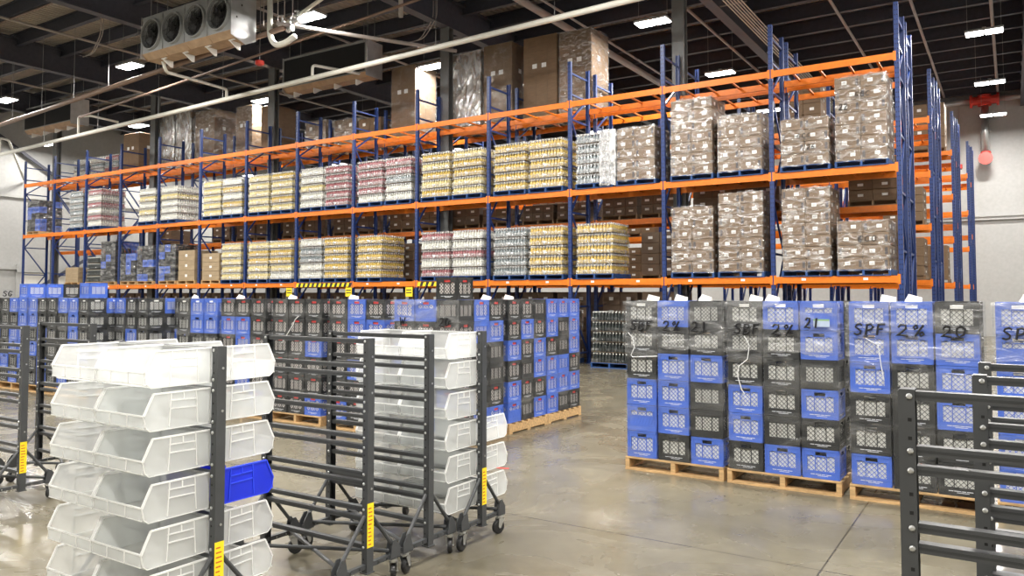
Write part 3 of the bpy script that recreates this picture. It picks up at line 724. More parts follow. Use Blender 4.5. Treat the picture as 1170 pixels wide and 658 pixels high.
stack(-7.85, 7.60, pat('Kd,Bd,Kd Kd,Bd,Bd Kd,Kd,Kd Kd,Bd,Bd Kd,Kd,Kd Bd,Kd,Kd'), LN % 'second', red=True)
w3 = stack(-9.02, 7.62, pat('Kd,Kd,Kd Kd,Kd,Kd Kd,Kd,Bd Kd,Kd,Kd Kd,Kd,Kd Kd,Kd,Bd'), LN % 'third', red=True)
tail(w3, [(-.25,.98),(-.05,1.22),(.02,1.32),(.08,1.36)], .006)
stack(-10.18, 7.62, pat('Kd,Kd,Kd Bd,Bd,Kd Kd,Bd,Kd Kd,Kd,Kd Kd,Bd,Kd Kd,Kd,Bd'), LN % 'fourth', red=True)
stack(-11.25, 7.60, pat('Kd,Bd,Bd Kd,Bd,Bd Kd,Kd,Kd Kd,Bd,Kd Kd,Kd,Kd Kd,Kd,Bd'), LN % 'fifth')
stack(-12.36, 8.30, pat('Kd,Kd,Kd Kd,Kd,Kd Bd,Kd,Kd Kd,Kd,Kd Kd,Kd,Kd Kd,Kd,Kd'), LN % 'sixth')
stack(-13.45, 7.85, pat('Bd,Kd,Kd Kd,Kd,Kd Kd,Bd,Kd Kd,Kd,Kd Kd,Bd,Kd Kd,Kd,Kd'), LN % 'seventh')
stack(-14.52, 7.42, pat('Bd,Bd,Kd Kd,Bd,Kd Kd,Bd,Kd Kd,Kd,Bd Kd,Kd,Bd Bd,Kd,Kd'), LN % 'eighth')
stack(-15.58, 7.42, pat('Bd,Kd,Kd Bd,Kd,Kd Kd,Bd,Kd Bd,Kd,Kd Kd,Bd,Kd Kd,Bd,Kd'), LN % 'ninth')
stack(-16.64, 7.42, pat('Kd,Bd,Bd Kd,Kd,Bd Kd,Bd,Bd Kd,Bd,Bd Bd,Kd,Bd Kd,Bd,Kd'), LN % 'tenth')
w = stack(-17.70, 7.42, pat('Kd,Kd,Kd Kd,Bd,Kd Kd,Kd,Bd Bd,Kd,Kd Kd,Kd,Kd Kd,Bd,Kd'), LN % 'eleventh', side=0)
ZT = .1365+6*RZ+.001
crate(-5.70, 7.583, ZT, 'Kd', 'alone on top of the aisle corner stack', True)
for j, (c, t) in enumerate((('Bd','nearest of the three on top of the tenth stack'),('Bd','middle of the three on top of the tenth stack'),('Kd','farthest of the three on top of the tenth stack'))):
    crate(-15.80, 7.60+.33*j, ZT, c, t)
crate(-13.68, 7.60, ZT, 'Bc', 'alone on top of the eighth stack')
# little sheet of film with marker writing beside the top crates
b = MB(); b.box(-.22,-.006,0,.22,.006,.16)
sg = tag(ob('marked_sheet', b.mesh('marked_sheet', M['film_crate']), None, (-16.36,7.43,ZT)), 'upright clear sheet marked SG on the far crate stack', 'plastic sheet')
scribble('SG', -.2, .03, .10, .2, sg, y=-.012, r=.011)
make_crates()
o = tag(ob('milk_carton', cart_w.mesh('milk_cartons_white', M['carton'])), 'white milk cartons packed inside the crates, seen through the lattices', 'milk cartons', None, 'stuff')
o = tag(ob('red_topped_milk_carton', cart_r.mesh('milk_cartons_red', [pmat('pinkish_carton', (.86,.80,.77), .45, var=.06), M['carton_red']])), 'white milk cartons with red tops packed inside the aisle corner crates', 'milk cartons', None, 'stuff')
# cartons poking out of the top crates
def gable(v):
    b = MB(); w = .07
    b.prism([(-.045,0),(.045,0),(.045,.07),(.006,.12),(.006,.135),(-.006,.135),(-.006,.12),(-.045,.07)], -w, w, 'x', 0)
    if v: 
        b.box(-w*.8,-.0465,.01,w*.1,-.0448,.06,1); b.box(w*.3,-.0465,.03,w*.8,-.0448,.065,1)
        b.box(w-.001,-.03,.01,w+.0015,.03,.06,1)
    return b.mesh('gable_carton', [M['carton'], M['carton_blue']])
GB = [gable(0), gable(1)]
for i, (x, y, v, rz, tl, lab) in enumerate(((-3.17,7.62,0,.3,.45,'plain white carton poking out of the top middle crate beside the aisle'),(-2.86,7.60,0,.2,.5,'plain white carton poking out between top crates beside the aisle'),(-2.62,7.66,1,-.3,.5,'blue printed carton poking out of the top of the stack beside the aisle'),
        (-2.12,7.64,0,.3,.5,'plain white carton poking out of the second wrapped stack'),(-1.95,7.62,1,-.2,.5,'blue printed carton poking out of the second wrapped stack'),(-.95,7.62,1,.2,.4,'blue printed carton poking out of the third wrapped stack, first one'),(-.75,7.66,1,-.3,.5,'blue printed carton poking out of the third wrapped stack, second one'),(.10,7.62,1,.5,.4,'blue and white carton on the stack at the frame edge'),
        (-7.55,7.75,0,.4,.4,'white carton flap on top of the second crate stack'),(-8.75,7.75,0,.2,.5,'white carton flap on top of the third crate stack'),(-5.68,8.72,0,.4,.5,'white carton flap atop the stack behind the aisle corner'),(-5.68,8.2,0,.2,.5,'white carton flap atop the aisle corner stack'),(-9.9,7.75,0,.2,.5,'white carton flap on top of the fourth crate stack'),(-12.0,8.45,0,.0,.5,'white carton flap on top of the set back sixth stack'))):
    o = tag(ob('gable_carton', GB[v], None, (x,y,ZT-.065)), lab, 'carton', 'cartons poking out of the crates'); o.scale = (.85,.85,.85); o.rotation_euler = (0,tl*.55,rz)
# black crate pallet loads on the racks
def load_crates(x, y, z, rows, seed, label, cols=3):
    rr = random.Random(seed); r = thing('crate_pallet', label, 'pallet load', (x,y,z), 'crate pallets on the racks')
    ob('pallet', PALR, r, (-.515,0,0))
    for k in range(rows):
        for i in range(cols):
            for j in range(3):
                if j and i < cols-1: continue
                ob('crate', CR[('B' if rr.random() < .3 else 'K')+'c'], r, (-.338*(cols-2)+.338*(i-.5*(cols-1))+ (cols-2)*.338, .17+.33*j, .137+k*RZ))
    ob('stretch_wrap', film_shell('film', .338*cols+.01, 1.02, rows*RZ, 'film_load', seed), r, (0,0,.135))
load_crates(bayx(9,'l'), Y0, L1, 5, 3, 'black and blue crates in film, lowest shelf, tenth bay')
load_crates(bayx(10,'r'), Y0, L1, 5, 4, 'black and blue crates in film, lowest shelf, eleventh bay')
load_crates(bayx(10,'l'), Y0, L1, 4, 5, 'low load of blue and black crates, lowest shelf, eleventh bay')
load_crates(bayx(11,'r'), Y0, L1, 6, 6, 'grey filmed crates, lowest shelf, twelfth bay')
load_crates(bayx(13,'l')+.2, Y0, L2, 5, 9, 'black crates with a blue one on top, middle shelf, last bay')
# marker writing on the wrapped cartons near the open end
scribble('22', -.42, .132+4.25*.2535, .12, .10, a02, y=-.032, r=.010); scribble('GCC', -.1, .132+5.2*.2535, .10, .10, a02, y=-.032, r=.008)
scribble('GCC', -.15, .132+2.25*.2535, .10, .10, a03, y=-.032, r=.008); scribble('26', .05, .132+1.25*.2535, .11, .09, a03, y=-.032, r=.008)
scribble('GCO', -.1, .132+2.25*.2535, .12, .13, a01, y=-.032, r=.009)
# red tape marks on the floor
b = MB(); b.box(-.16,-.025,.001,.12,.025,.003); b.box(.16,-.10,.001,.30,-.06,.003)
tag(ob('floor_tape', b.mesh('floor_tape', M['red']), None, (-4.75,6.85,0), .25), 'short red tape marks on the concrete in the aisle', 'tape')

# ------------------------------------------------------------------ bin carts
HL = .46
RAILZ = [1.514,1.361,1.306,1.146,1.090,.928,.870,.708,.651,.497,.436,.271]
def upright_mesh(s):
    b = MB(); x = s*.020
    b.box(min(x-.003,x+.003),-.028,.12,max(x-.003,x+.003),.028,1.53)
    for y in (-.028,.025): b.box(-.020,y,.12,.020,y+.003,1.53)
    b.box(-.02,-.028,1.53,.02,.028,1.533)
    b.box(-.03,-.034,.115,.03,.034,.121)
    for z in RAILZ: b.lathe([(.0085,0),(.0085,-.004),(.005,-.007)], 8, (-s*.006,-.028,z), 'y', 1); b.lathe([(.0085,0),(.0085,.004),(.005,.007)], 8, (-s*.006,.028,z), 'y', 1)
    z = .2
    while z < 1.5:
        if min(abs(z-q) for q in RAILZ) > .025: b.box(-s*.006-.005,-.0285,z-.005,-s*.006+.005,-.0279,z+.005,2)
        z += .052
    for z in (.62,1.2,1.42):
        if s > 0: b.lathe([(.007,.023),(.007,.026)], 8, (0,.006,z), 'x', 1)
    return b.mesh('cart_upright', [M['cart'], M['zinc'], M['hole']])
UP = [upright_mesh(-1), upright_mesh(1)]
b = MB(); b.box(-HL+.02,-.018,-.0135,HL-.02,.018,.0135); b.box(-HL+.02,-.019,-.004,HL-.02,.019,.004,1); RAIL = b.mesh('cart_rail', [M['cart'], pmat('rail_groove',(.03,.032,.034),.4,var=.05)])
FY = .238
b = MB(); b.box(-.014,-FY-.03,.145,.014,FY+.03,.172)
for s in (-1,1):
    b.prism([(s*(FY-.055),.14),(s*(FY+.04),.14),(s*(FY+.04),.20),(s*(FY+.0),.255),(s*(FY-.03),.255)][::s], -.024, -.018); b.prism([(s*(FY-.055),.14),(s*(FY+.04),.14),(s*(FY+.04),.20),(s*(FY+.0),.255),(s*(FY-.03),.255)][::s], .018, .024)
    b.box(-.024,min(s*(FY-.05),s*(FY+.04)),.14,.024,max(s*(FY-.05),s*(FY+.04)),.146)
    for yy in (-.16,-.08,.08,.16): b.lathe([(.006,.014),(.006,.018)], 6, (0,yy,.158), 'x', 1)
FOOT = b.mesh('cart_foot', [M['cart'], M['zinc']])
def brace_m(s):
    b = MB(); b.tube([(0,s*.026,.46),(0,s*(FY-.02),.23)], .0125, 8); return b.mesh('cart_brace', M['cart'])
BRC = [brace_m(-1), brace_m(1)]
def xbrace(s):
    b = MB(); b.tube([(-HL,-s*(FY-.04),.18),(HL,s*(FY-.04),.18+.012*s)], .0125, 8); return b.mesh('cart_cross_brace', M['cart'])
XB = [xbrace(-1), xbrace(1)]
b = MB(); b.box(-.022,-.03,.128,.022,.03,.139); b.lathe([(.022,.112),(.026,.12),(.026,.128)], 12)
for s in (-1,1): b.hexa([(s*.024-.002,-.030,.116),(s*.024+.002,-.030,.116),(s*.024+.002,.022,.116),(s*.024-.002,.022,.116),(s*.024-.002,-.030,.117),(s*.024+.002,-.030,.117),(s*.024+.002,.022,.117),(s*.024-.002,.022,.117)]); b.prism([(-.030,.117),(.022,.117),(.03,.06),(.022,.045),(.008,.045)], s*.024-.002, s*.024+.002)
b.lathe([(.006,-.03),(.006,.03)], 8, (0,.015,.052), 'x')
FORK = b.mesh('caster_fork', M['zinc'])
b = MB(); b.lathe([(.02,-.017),(.044,-.017),(.051,-.011),(.052,0),(.051,.011),(.044,.017),(.02,.017)], 20, (0,.015,.0525), 'x'); WHEEL = b.mesh('caster_wheel', M['black'])
b = MB(); b.box(.0235,-.028,.27,.0242,.028,.535)
rr = random.Random(4)
for z in [.285+.024*i for i in range(10)]:
    b.box(.0241,-.02,z,.0246,.018*rr.uniform(.2,1),z+.008,1)
STK = b.mesh('cart_label', [M['sticker'], pmat('red_label_print',(.55,.12,.02),.5,var=.05)])
def cart(x, y, label, rz=0.0, sticker=True):
    r = thing('bin_cart', label, 'cart', (x,y,0), 'charcoal bin carts', rz)
    for k, s in enumerate((-1,1)):
        ob('upright', UP[k], r, (s*HL,0,0)); f = ob('foot', FOOT, r, (s*HL,0,0))
        for q in BRC: ob('brace', q, f)
        for t in (-1,1):
            c = ob('caster', FORK, r, (s*HL,t*FY,.0), random.uniform(-.7,.7)+(pi if random.random() < .5 else 0)); ob('wheel', WHEEL, c)
    for z in RAILZ: ob('rail', RAIL, r, (0,0,z))
    for q in XB: ob('cross_brace', q, r)
    if sticker: o = ob('warning_label', STK, r, (HL,0,0)); o['label'] = 'yellow warning label with red print'
    return r
def bin_mesh(mats):
    b = MB(); W, D, H, t = .415, .368, .178, .004
    prof = [(0,0),(0,H),(-.318,H),(-D,.075),(-D+.012,.02),(-D+.035,0)]     # side outline in (y, z)
    for s in (-1,1):
        x = s*W/2
        b.prism(prof, x-t/2, x+t/2, 'x', 0)
        for (a, c) in zip(prof, prof[1:]+prof[:1]):                          # rim round the side
            r = .0075 if (a[1] > .07 and c[1] > .07) else .0045
            b.bar((x,a[0],a[1]),(x,c[0],c[1]), r*1.7, r, 1, (1,0,0) if abs(a[0]-c[0]) < .001 else (0,0,1))
        for y0 in (-.075,-.235): b.bar((x+s*.003,y0,.012),(x+s*.003,y0+(.01 if y0 < -.1 else -.01),H-.006), .006, .006, 1, (1,0,0))
        for z0 in (.095,.135): b.bar((x+s*.003,-.08,z0),(x+s*.003,-.232,z0+.004), .006, .006, 1)
        b.bar((x+s*.003,-.155,.137),(x+s*.003,-.155,H-.008), .006, .006, 1, (1,0,0))
    b.box(-W/2,-t,0,W/2,0,H,0); b.box(-W/2,-D+.03,0,W/2,0,t,0)
    b.box(-W/2,-.004,H-.006,W/2,.012,H,1); b.box(-W/2,.008,H-.028,W/2,.012,H,1)       # hanging lip
    b.hexa([(-W/2,-D,.02),(W/2,-D,.02),(W/2,-D+t,.02),(-W/2,-D+t,.02),(-W/2,-D,.077),(W/2,-D,.077),(W/2,-D+t,.077),(-W/2,-D+t,.077)], 0)
    b.hexa([(-W/2,-D+.035,0),(W/2,-D+.035,0),(W/2,-D+.035,t),(-W/2,-D+.035,t),(-W/2,-D,.02),(W/2,-D,.02),(W/2,-D+t,.022),(-W/2,-D+t,.022)], 0)
    b.box(-W/2,-D-.003,.073,W/2,-D+.006,.08,1); b.box(-W/2,-D-.002,.016,W/2,-D+.004,.021,1)
    for x in (-.075,.075): b.box(x-.003,-D-.003,.018,x+.003,-D,.078,1)
    return b.mesh('storage_bin', mats)
BIN = bin_mesh([M['bin'], M['bin_rib']]); BINB = bin_mesh([M['bin_blue'], M['bin_blue_rib']])
HANG = [1.514,1.306,1.090,.870,.651,.436]
def bins(cx, cy, rz, cells, which):
    for row, col, side in cells:
        blue = which == 'the nearest cart' and (row, col, side) == (3,1,1)
        z = HANG[row]+.012-.178
        lx = (-.215,.215)[col]; ly = side*.024
        c, s = cos(rz), sin(rz)
        lab = '%s bin, %s row, %s end of %s, %s side' % ('solid blue plastic' if blue else 'clear plastic', ROWN[row], ('far','post')[col], which, 'near' if side < 0 else 'rear')
        if blue: lab = 'the only blue bin, hung among clear bins on the nearest cart'
        o = tag(ob('storage_bin', BINB if blue else BIN, None, (cx+lx*c-ly*s, cy+lx*s+ly*c, z), rz+(0 if side < 0 else pi)), lab, 'bin', 'hanging storage bins')
ALL = [(r_, c_, s_) for r_ in range(6) for c_ in (0,1) for s_ in (-1,1)]
cart(-3.94, 2.60, 'charcoal cart full of clear bins, nearest the camera'); bins(-3.94, 2.60, 0, ALL, 'the nearest cart')
cart(-3.80, 3.57, 'empty charcoal cart directly behind the cart with the blue bin')
cart(-3.81, 4.17, 'empty charcoal cart between another empty cart and a clear bin cart', sticker=False)
cart(-3.77, 4.74, 'charcoal cart with clear bins, beside the open concrete aisle'); bins(-3.77, 4.74, 0, [(r_,c_,-1) for r_ in range(6) for c_ in (0,1)]+[(r_,1,1) for r_ in (3,4,5)], 'the aisle cart')
cart(-7.68, 3.42, 'empty charcoal cart with yellow label at far left edge'); cart(-7.70, 4.02, 'empty charcoal cart behind the far left one', sticker=False)
cart(.20, 2.50, 'empty charcoal cart, nearest of the three at right', sticker=False); cart(.36, 3.06, 'empty charcoal cart, middle of the three at right', sticker=False); cart(.36, 3.63, 'empty charcoal cart, farthest of the three at right', sticker=False)
# ------------------------------------------------------------------ overhead: lamps, coolers, pipes
b = MB(); b.bevbox(-.46,-.23,.0,.46,.23,.06,.01); b.box(-.05,-.05,.06,.05,.05,.14); HOUS = b.mesh('lamp_housing', M['galv'])
b = MB(); b.box(-.43,-.20,-.02,-.03,.20,-.001); LENS = b.mesh('lamp_lens', M['lens'])
b = MB()
b.tube([(0,0,.06),(0,0,1.99)], .006, 5)
WIRES = b.mesh('lamp_wires', M['wire'])
LAMPX = [-38.75,-31.2,-23.25,-15.22,-7.85,-.5,6.9]; LAMPY = [-3.0,2.6,8.2,13.9,19.1,24.75,30.8,36.4]
LZ = 9.0
for i, x in enumerate(LAMPX):
    for j, y in enumerate(LAMPY):
        r = thing('ceiling_lamp', 'bright twin panel warehouse lamp, %s lamp line from the end wall, %s from the back' % (ORD[i], ORD[7-j]), 'lamp', (x,y,LZ), 'hanging warehouse lamps')
        ob('housing', HOUS, r); ob('lens', LENS, r); ob('lens', LENS, r, (.46,0,0)); ob('hanger', WIRES, r, (-.4,0,0)); ob('hanger', WIRES, r, (.4,0,0))
        d = bpy.data.lights.new('lamp_light', 'AREA'); d.shape = 'RECTANGLE'; d.size = .85; d.size_y = .4; d.energy = 300*(1.6 if y < 10 else 1.35 if y > 28 else 1.0)*(.75 if x < -36 else 1); d.color = (1.0,.965,.91)
        l = bpy.data.objects.new('lamp_light', d); COL.objects.link(l); l.parent = r; l.location = (0,0,-.03)
# unit coolers
def fan_meshes():
    b = MB(); b.lathe([(.40,.10),(.385,.02),(.40,-.02),(.40,-.10),(.43,-.10),(.44,.0)], 32, ax='y', caps=False)
    sh = b.mesh('fan_ring', M['unit'])
    b = MB(); b.lathe([(.09,-.04),(.1,.0),(.1,.05)], 14, ax='y')
    for k in range(5):
        a = 2*pi*k/5; c, s = cos(a), sin(a)
        def P(r, w, y): return (r*c-w*s, y, r*s+w*c)
        b.hexa([P(.08,-.05,.0),P(.35,-.12,-.02),P(.35,-.12,-.012),P(.08,-.05,.008),P(.08,.05,.04),P(.35,.12,.06),P(.35,.12,.068),P(.08,.05,.048)])
    bl = b.mesh('fan_blades', M['black'])
    b = MB(); b.lathe([(.37,.1),(.37,.12)], 24, ax='y'); bk = b.mesh('fan_back', M['hole'])
    b = MB()
    for r in (.12,.2,.28,.36): b.tube([(r*cos(2*pi*k/24),-.06,r*sin(2*pi*k/24)) for k in range(25)], .004, 4)
    for k in range(8): a = k*pi/4; b.tube([(.06*cos(a),-.06,.06*sin(a)),(.4*cos(a),-.06,.4*sin(a))], .004, 4)
    return sh, bl, bk, b.mesh('fan_guard', M['black'])
FR, FB, FK, FG = fan_meshes()
def cooler(x0, x1, y, z0, z1, label, facing=-1, nf=4):
    L = x1-x0; D = .75; Hh = z1-z0; rz = 0 if facing < 0 else pi
    r = thing('unit_cooler', label, 'cooling unit', ((x0+x1)/2,y,z0), 'ceiling cooling units', rz)
    w = L/2
    b = MB(); b.box(-w,.14,.12,w,D,Hh); b.box(-w,.02,Hh-.10,w,.14,Hh); b.box(-w,.02,.12,w,.14,.16)
    pw = L/nf
    # front plate with round openings, one panel per fan
    cz = .16+(Hh-.26)/2; rad = .41
    for k in range(nf):
        cx = -w+pw*(k+.5); n = 32; sq = []
        for i in range(n):
            a = 2*pi*i/n; c, s = cos(a), sin(a); m = max(abs(c)/(pw/2), abs(s)/((Hh-.26)/2)); sq.append((cx+c/m,.02,cz+s/m))
        ci = [(cx+rad*cos(2*pi*i/n),.02,cz+rad*sin(2*pi*i/n)) for i in range(n)]
        for i in range(n): b.poly([sq[i],sq[(i+1)%n],ci[(i+1)%n],ci[i]])
        b.box(cx-pw/2-.012,.005,.12,cx-pw/2+.012,.02,Hh)
    ob('casing', b.mesh('cooler_casing', M['unit']), r)
    for k in range(nf):
        cx = -w+pw*(k+.5); o = ob('fan', FR, r, (cx,.04,cz)); ob('blades', FB, o); ob('back', FK, o); ob('guard', FG, o)
    b = MB(); b.prism([(.02,.12),(.20,-.02),(.62,-.02),(D,.12)], -w, w)
    for k in range(nf+1): b.prism([(-.0,.15),(.18,-.03),(.22,-.03),(.05,.15)], -w+pw*k-.02+(.02 if k == 0 else 0)-(.0), -w+pw*k+.02-(.02 if k == nf else 0))
    ob('drain_pan', b.mesh('cooler_pan', M['unit_tan']), r)
    b = MB(); b.box(w+.002,0,.0,w+.02,D+.02,Hh+.02); b.prism([(.0,.0),(.45,-.16),(D+.02,0)], w+.002, w+.02)
    for q in ((.3,.7),(.15,.4)): b.box(w+.018,q[0],Hh*q[1],w+.024,q[0]+.04,Hh*q[1]+.05,1)
    ob('end_panel', b.mesh('cooler_end', [M['galv'], M['hole']]), r)
    b = MB(); b.box(-w-.02,0,.0,-w-.002,D+.02,Hh+.02); ob('end_panel', b.mesh('cooler_end', M['galv']), r)
    b = MB(); b.box(-w+.06,D,.16,w-.06,D+.012,Hh-.08); ob('coil_face', b.mesh('cooler_coil', M['black']), r)
    for k in range(nf):
        b = MB(); cx = -w+pw*(k+.6); b.prism([(.25,-.02),(.60,-.02),(.60,-.20),(.54,-.20)], cx-.02, cx+.02); b.box(cx-.02,.25,-.04,cx+.2,.3,-.02)
        ob('pan_bracket', b.mesh('pan_bracket', M['paper']), r)
    for sx in (-w+.2,w-.2):
        for yy in (.15,D-.1):
            b = MB(); b.tube([(sx,yy,Hh),(sx,yy,ZD-.02-z0)], .012, 6); ob('hanger', b.mesh('cooler_hanger', M['wire']), r)
    return r
cooler(-20.25,-16.4,12.42,8.36,9.50,'grey four fan ceiling cooler facing the camera')
cooler(-21.2,-17.3,19.0,8.85,10.0,'ceiling cooler with grey end panel above the racks',1)
cooler(-37.0,-33.1,18.0,9.0,10.1,'distant ceiling cooler near the end wall',1)
cooler(-6.2,-2.3,12.3,9.45,10.5,'ceiling cooler just above the frame, only its base seen')
def pipe(name, pts, r, mat, label, cat='pipe', group=None, n=10):
    b = MB(); b.tube(pts, r, n); return tag(ob(name, b.mesh(name, M[mat], True)), label, cat, group)
def bend(pts, r=.15):                   # round the corners of a polyline
    pts = [Vector(p) for p in pts]; out = [pts[0]]
    for a, p, c in zip(pts, pts[1:], pts[2:]):
        d1 = (a-p).normalized(); d2 = (c-p).normalized(); rr = min(r, (a-p).length*.45, (c-p).length*.45)
        for t in (0,.25,.5,.75,1):
            q = (p+d1*rr)*(1-t)**2+p*2*t*(1-t)+(p+d2*rr)*t*t; out.append(q)
    return out+[pts[-1]]
def rods(label, pts, zt, r=.008, mat='wire'):
    for k, p in enumerate(pts):
        b = MB(); b.tube([(p[0],p[1],p[2]),(p[0],p[1],zt)], r, 5); b.lathe([(.02,0),(.02,.03)], 6, (p[0],p[1],p[2]))
        tag(ob('pipe_hanger', b.mesh('pipe_hanger', M[mat])), label % ORD[k], 'pipe hanger', 'rods holding the overhead pipes')
ZR = ZD-.462
mp = lambda x: 8.62+(x+7)*.0225       # the drain falls towards the end wall
pipe('drain_pipe', [(3,16.4,mp(3)),(-7,16.4,mp(-7)),(-19.3,16.4,mp(-19.3)),(-37.3,16.4,mp(-37.3))], .075, 'pipe_white', 'long white drain pipe hung in front of the racks')
rods('steel rod holding the long white pipe, %s from its right end', [(x,16.4,mp(x)+.07) for x in (-3.9,-9.3,-13.0,-15.5,-22.0,-25.6,-29.5,-33.5)], ZR)
pipe('branch_pipe', bend([(-19.9,12.85,8.345),(-19.95,13.0,8.08),(-21.8,16.4,8.62),(-21.8,16.4,mp(-21.8)+.06)],.12), .045, 'pipe_white', 'white branch pipe dropping into the long drain under the cooler')
pipe('branch_pipe', bend([(-17.5,18.15,8.9),(-17.55,17.6,8.85),(-17.75,16.4,8.78),(-17.75,16.4,mp(-17.75)+.06)],.12), .045, 'pipe_white', 'white branch pipe from the second cooler into the drain')
pipe('branch_pipe', bend([(-29.5,17.2,8.6),(-30.4,16.6,8.85),(-30.9,16.4,8.85),(-30.9,16.4,mp(-30.9)+.07)],.12), .045, 'pipe_white', 'white branch pipe from the distant cooler')
pipe('branch_pipe', bend([(-40.6,19.0,7.4),(-37.6,16.9,8.7),(-37.3,16.4,8.7),(-37.3,16.4,mp(-37.3))],.15), .05, 'pipe_white', 'white pipe elbow at the end wall')
pipe('suction_pipe', [(-33,13.36,7.75),(-24,13.36,8.18),(-15.5,13.36,8.62)], .07, 'pipe_dark', 'brown insulated pipe in front of the white drain')
rods('steel rod holding the brown pipe, %s from the end wall', [(x,13.36,7.75+(x+33)*.0497+.06) for x in (-31.5,-29.5,-27.5,-25.5,-23.5,-21.0,-18.5)], ZR)
pipe('liquid_pipe', [(-28,14.88,8.15),(-16,14.88,8.95),(-9,14.88,9.4)], .035, 'pipe_dark', 'thin copper brown pipe beside the insulated pipe')
# valve group beside the cooler
g = [(-15.6,13.4,8.65)]
pipe('valve_pipe', bend([(-16.05,13.36,10.2),(-16.05,13.36,8.50),(-15.85,13.36,8.22),(-15.5,13.36,8.2),(-15.1,13.36,8.32)],.25), .075, 'pipe_white', 'white insulated pipe bending in a U beside the cooler')
pipe('valve_pipe', bend([(-16.2,13.6,8.7),(-15.6,13.6,8.85),(-14.8,13.6,9.1),(-14.3,13.6,9.25)],.2), .05, 'pipe_white', 'short white pipe rising from the valve group')
pipe('valve_pipe', [(-15.6,13.2,8.7),(-13.2,17.6,8.75)], .05, 'pipe_grey', 'grey pipe running back from the valve group')
for k, (x, z) in enumerate(((-15.75,8.78),(-15.45,8.62),(-15.2,8.8))):
    b = MB(); b.lathe([(.05,-.1),(.09,-.09),(.09,-.06),(.06,-.05),(.06,.05),(.09,.06),(.09,.09),(.05,.1)], 12, ax='x'); b.tube([(0,0,.05),(0,0,.22)], .02, 6); b.lathe([(.07,.22),(.07,.24)], 12)
    tag(ob('shutoff_valve', b.mesh('shutoff_valve', M['zinc']), None, (x,13.5,z)), 'steel valve in the pipe cluster beside the cooler, %s along' % ORD[k], 'valve', 'valves beside the cooler')
rods('steel rod above the valve group, %s of them', [(x,y,8.8) for x, y in ((-16.3,13.36),(-15.75,13.36),(-15.5,13.36),(-15.2,13.36))], ZR, .014, 'pipe_grey')
pipe('riser_pipe', [(-13.2,15.2,9.0),(-13.2,15.2,10.6)], .06, 'pipe_grey', 'grey vertical pipe hanging from the roof by the girder')
# sprinkler lines along the depth of the hall
for i, (x, z, r) in enumerate(((-38.0,10.47,.04),(-34.2,10.47,.04),(-30.4,10.47,.04),(-26.5,10.47,.04),(-22.9,10.47,.045),(-19.1,10.47,.04),(-15.3,10.47,.04),(-11.5,10.47,.04),(-8.15,10.47,.045),(-4.35,10.47,.045),(-2.35,10.47,.045),(-.35,10.46,.05),(3.6,10.47,.045))):
    z = ZR-r+.004
    pipe('sprinkler_pipe', [(x,YF+1,z),(x,38.8,z)], r, 'pipe_grey', 'grey sprinkler line under the roof, %s from the end wall' % ORD[i], group='sprinkler lines')
pipe('main_pipe', [(-11.9,YF+1,10.40),(-11.9,39.0,10.40)], .12, 'pipe_grey', 'thick grey sprinkler main under the roof with red couplings')
for k, y in enumerate((12.2,14.2,17.0,24.0)):
    b = MB(); b.lathe([(.135,-.05),(.15,-.04),(.15,.04),(.135,.05)], 14, ax='y'); b.box(-.03,-.04,.13,.03,.04,.17)
    tag(ob('pipe_coupling', b.mesh('pipe_coupling', M['red']), None, (-11.9,y,10.40)), 'red coupling on the thick sprinkler main, %s along it' % ORD[k], 'pipe coupling', 'red pipe couplings')
for i in range(6):
    pipe('conduit', [(-6.55+.085*i,YF+1,9.93),(-6.55+.085*i,38,9.93)], .018, 'pipe_white', 'thin pale conduit in the bundle under the girder, %s of six' % ORD[i], 'conduit', 'conduit bundle', 6)
for k, (y, xs) in enumerate(((11.84,(-33,-13)),(14.88,(-24,-6)),(20.96,(-9,2)),(10.32,(-24,-10)))):
    pipe('cross_conduit', [(xs[0],y,ZR-.035),(xs[1],y,ZR-.035)], .03, 'pipe_dark', 'dark conduit crossing under the joists, %s of four' % ORD[k], 'conduit', 'cross conduits', 6)
for k, (x, y) in enumerate(((-27.5,11.84),(-24.0,13.36),(-14.3,17.92),(-10.0,10.32))):
    b = MB()
    for d in (0,.14): b.tube(bend([(x+d,y,ZR),(x+d,y,10.0),(x+d-.5,y,9.45),(x+d-1.0,y,9.45)],.2), .015, 6)
    tag(ob('conduit_offset', b.mesh('conduit_offset', M['pipe_grey'])), 'pair of thin conduits bending down from the joists, %s pair' % ORD[k], 'conduit', 'bent conduit pairs')
for k, y in enumerate((10.5,13.5,16.5,21.5,26.5,32)):
    b = MB(); b.box(-7.08,y-.02,9.955,-6.05,y+.02,9.985); tag(ob('conduit_bracket', b.mesh('conduit_bracket', M['wire'])), 'steel strut carrying the conduit bundle under the girder, %s along' % ORD[k], 'bracket', 'conduit brackets')
# horn strobes and a bell on drops
for k, (x, y, z) in enumerate(((-18.3,14.88,8.55),(-4.0,16.4,9.1))):
    r = thing('alarm_strobe', 'red alarm strobe hanging on a thin drop, %s' % ('under the cooler' if k == 0 else 'near the roof above the rack end'), 'alarm', (x,y,z))
    b = MB(); b.lathe([(.05,-.08),(.13,-.05),(.13,.05),(.05,.08)], 12); ob('body', b.mesh('strobe_body', M['red']), r)
    b = MB(); b.tube([(0,0,.08),(0,0,ZR-z)], .012, 6); ob('drop', b.mesh('strobe_drop', M['wire']), r)
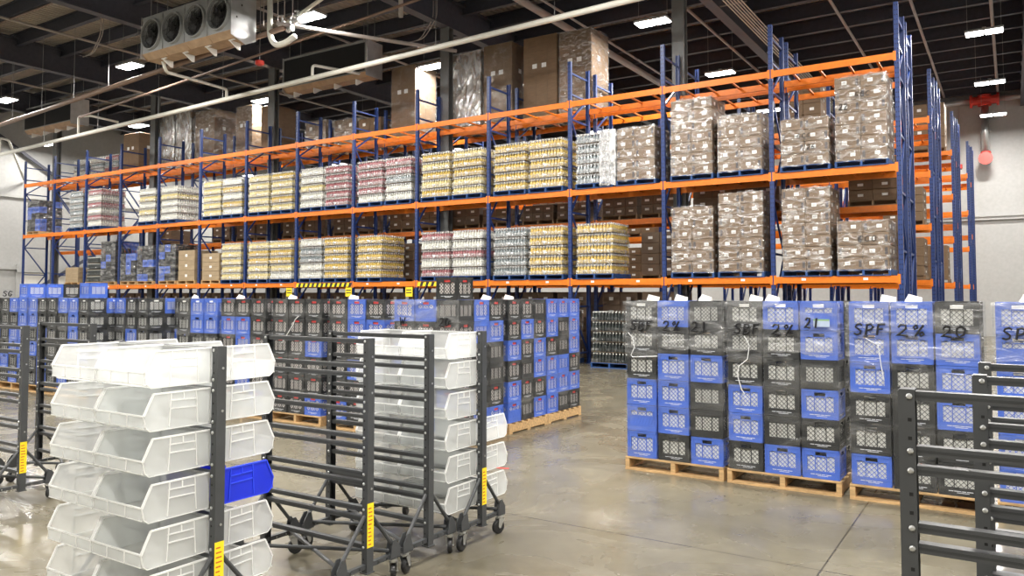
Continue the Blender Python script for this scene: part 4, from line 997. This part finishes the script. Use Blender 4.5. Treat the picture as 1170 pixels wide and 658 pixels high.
# sprinkler riser on the back wall
r = thing('sprinkler_riser', 'silver fire pipe with red fittings on the white back wall', 'fire pipe', (-.85,39.3,-.1))
b = MB(); b.box(-.2,.15,9.0,.2,.48,9.06); ob('bracket', b.mesh('riser_bracket', M['galv']), r)
b = MB(); b.tube([(0,0,8.05),(0,0,10.15)], .15, 14); ob('pipe', b.mesh('riser_pipe', M['zinc'], True), r)
b = MB(); b.lathe([(.26,10.1),(.26,10.2),(.17,10.22),(.17,10.45),(.26,10.47),(.26,10.57)], 16); b.tube([(-.5,0,10.35),(.5,0,10.35)], .19, 12); b.lathe([(.28,-.55),(.28,-.45)], 14, (0,0,10.35), 'x'); b.lathe([(.28,.45),(.28,.55)], 14, (0,0,10.35), 'x')
ob('tee', b.mesh('riser_tee', M['red']), r)
b = MB(); b.tube(bend([(0,0,8.1),(0,0,7.75),(0,-.45,7.75)],.25), .2, 12); b.lathe([(.27,-.5),(.27,-.42)], 14, (0,0,7.75), 'y'); ob('elbow', b.mesh('riser_elbow', M['red']), r)
pipe('wall_pipe', [(-12,39.3,10.25),(-1.41,39.3,10.25)], .12, 'galv', 'silver pipe along the back wall towards the racks'); pipe('wall_pipe', [(-.29,39.3,10.25),(7.8,39.3,10.25)], .12, 'galv', 'silver pipe along the back wall beside the red tee')
pipe('wall_conduit', bend([(-1.85,39.75,7.6),(-1.85,39.75,10.2),(-1.95,39.75,10.8)],.2), .02, 'pipe_grey', 'thin conduit down the back wall to a red pull box', 'conduit')
b = MB(); b.bevbox(-.09,-.05,0,.09,.05,.2,.01); tag(ob('pull_box', b.mesh('pull_box', M['red']), None, (-1.85,39.73,7.4)), 'small red pull box on the back wall', 'alarm box')

# ------------------------------------------------------------------ world, camera, view
wd = bpy.data.worlds.new('World'); SC.world = wd; wd.use_nodes = True
wd.node_tree.nodes['Background'].inputs[0].default_value = (.6,.65,.75,1); wd.node_tree.nodes['Background'].inputs[1].default_value = .3
cd = bpy.data.cameras.new('Camera'); cam = bpy.data.objects.new('Camera', cd); COL.objects.link(cam); SC.camera = cam
cam.location = (0,0,1.8)
cam.rotation_euler = (R(90+2.5), 0, R(32.73))
cd.sensor_fit = 'HORIZONTAL'; cd.sensor_width = 36.0; cd.lens = 36.0*890/1170
cd.shift_x = 0; cd.shift_y = -31/1170
cd.clip_start = .05; cd.clip_end = 200
SC.view_settings.view_transform = 'Standard'; SC.view_settings.look = 'None'; SC.view_settings.gamma = 1.0; SC.view_settings.use_curve_mapping = False
SC.view_settings.exposure = 0.12
try:
    cy = SC.cycles; cy.max_bounces = 7; cy.diffuse_bounces = 4; cy.glossy_bounces = 4; cy.transmission_bounces = 4; cy.transparent_max_bounces = 20
    cy.caustics_reflective = False; cy.caustics_refractive = False; cy.sample_clamp_indirect = 6.0
    cy.use_denoising = True
except Exception: pass
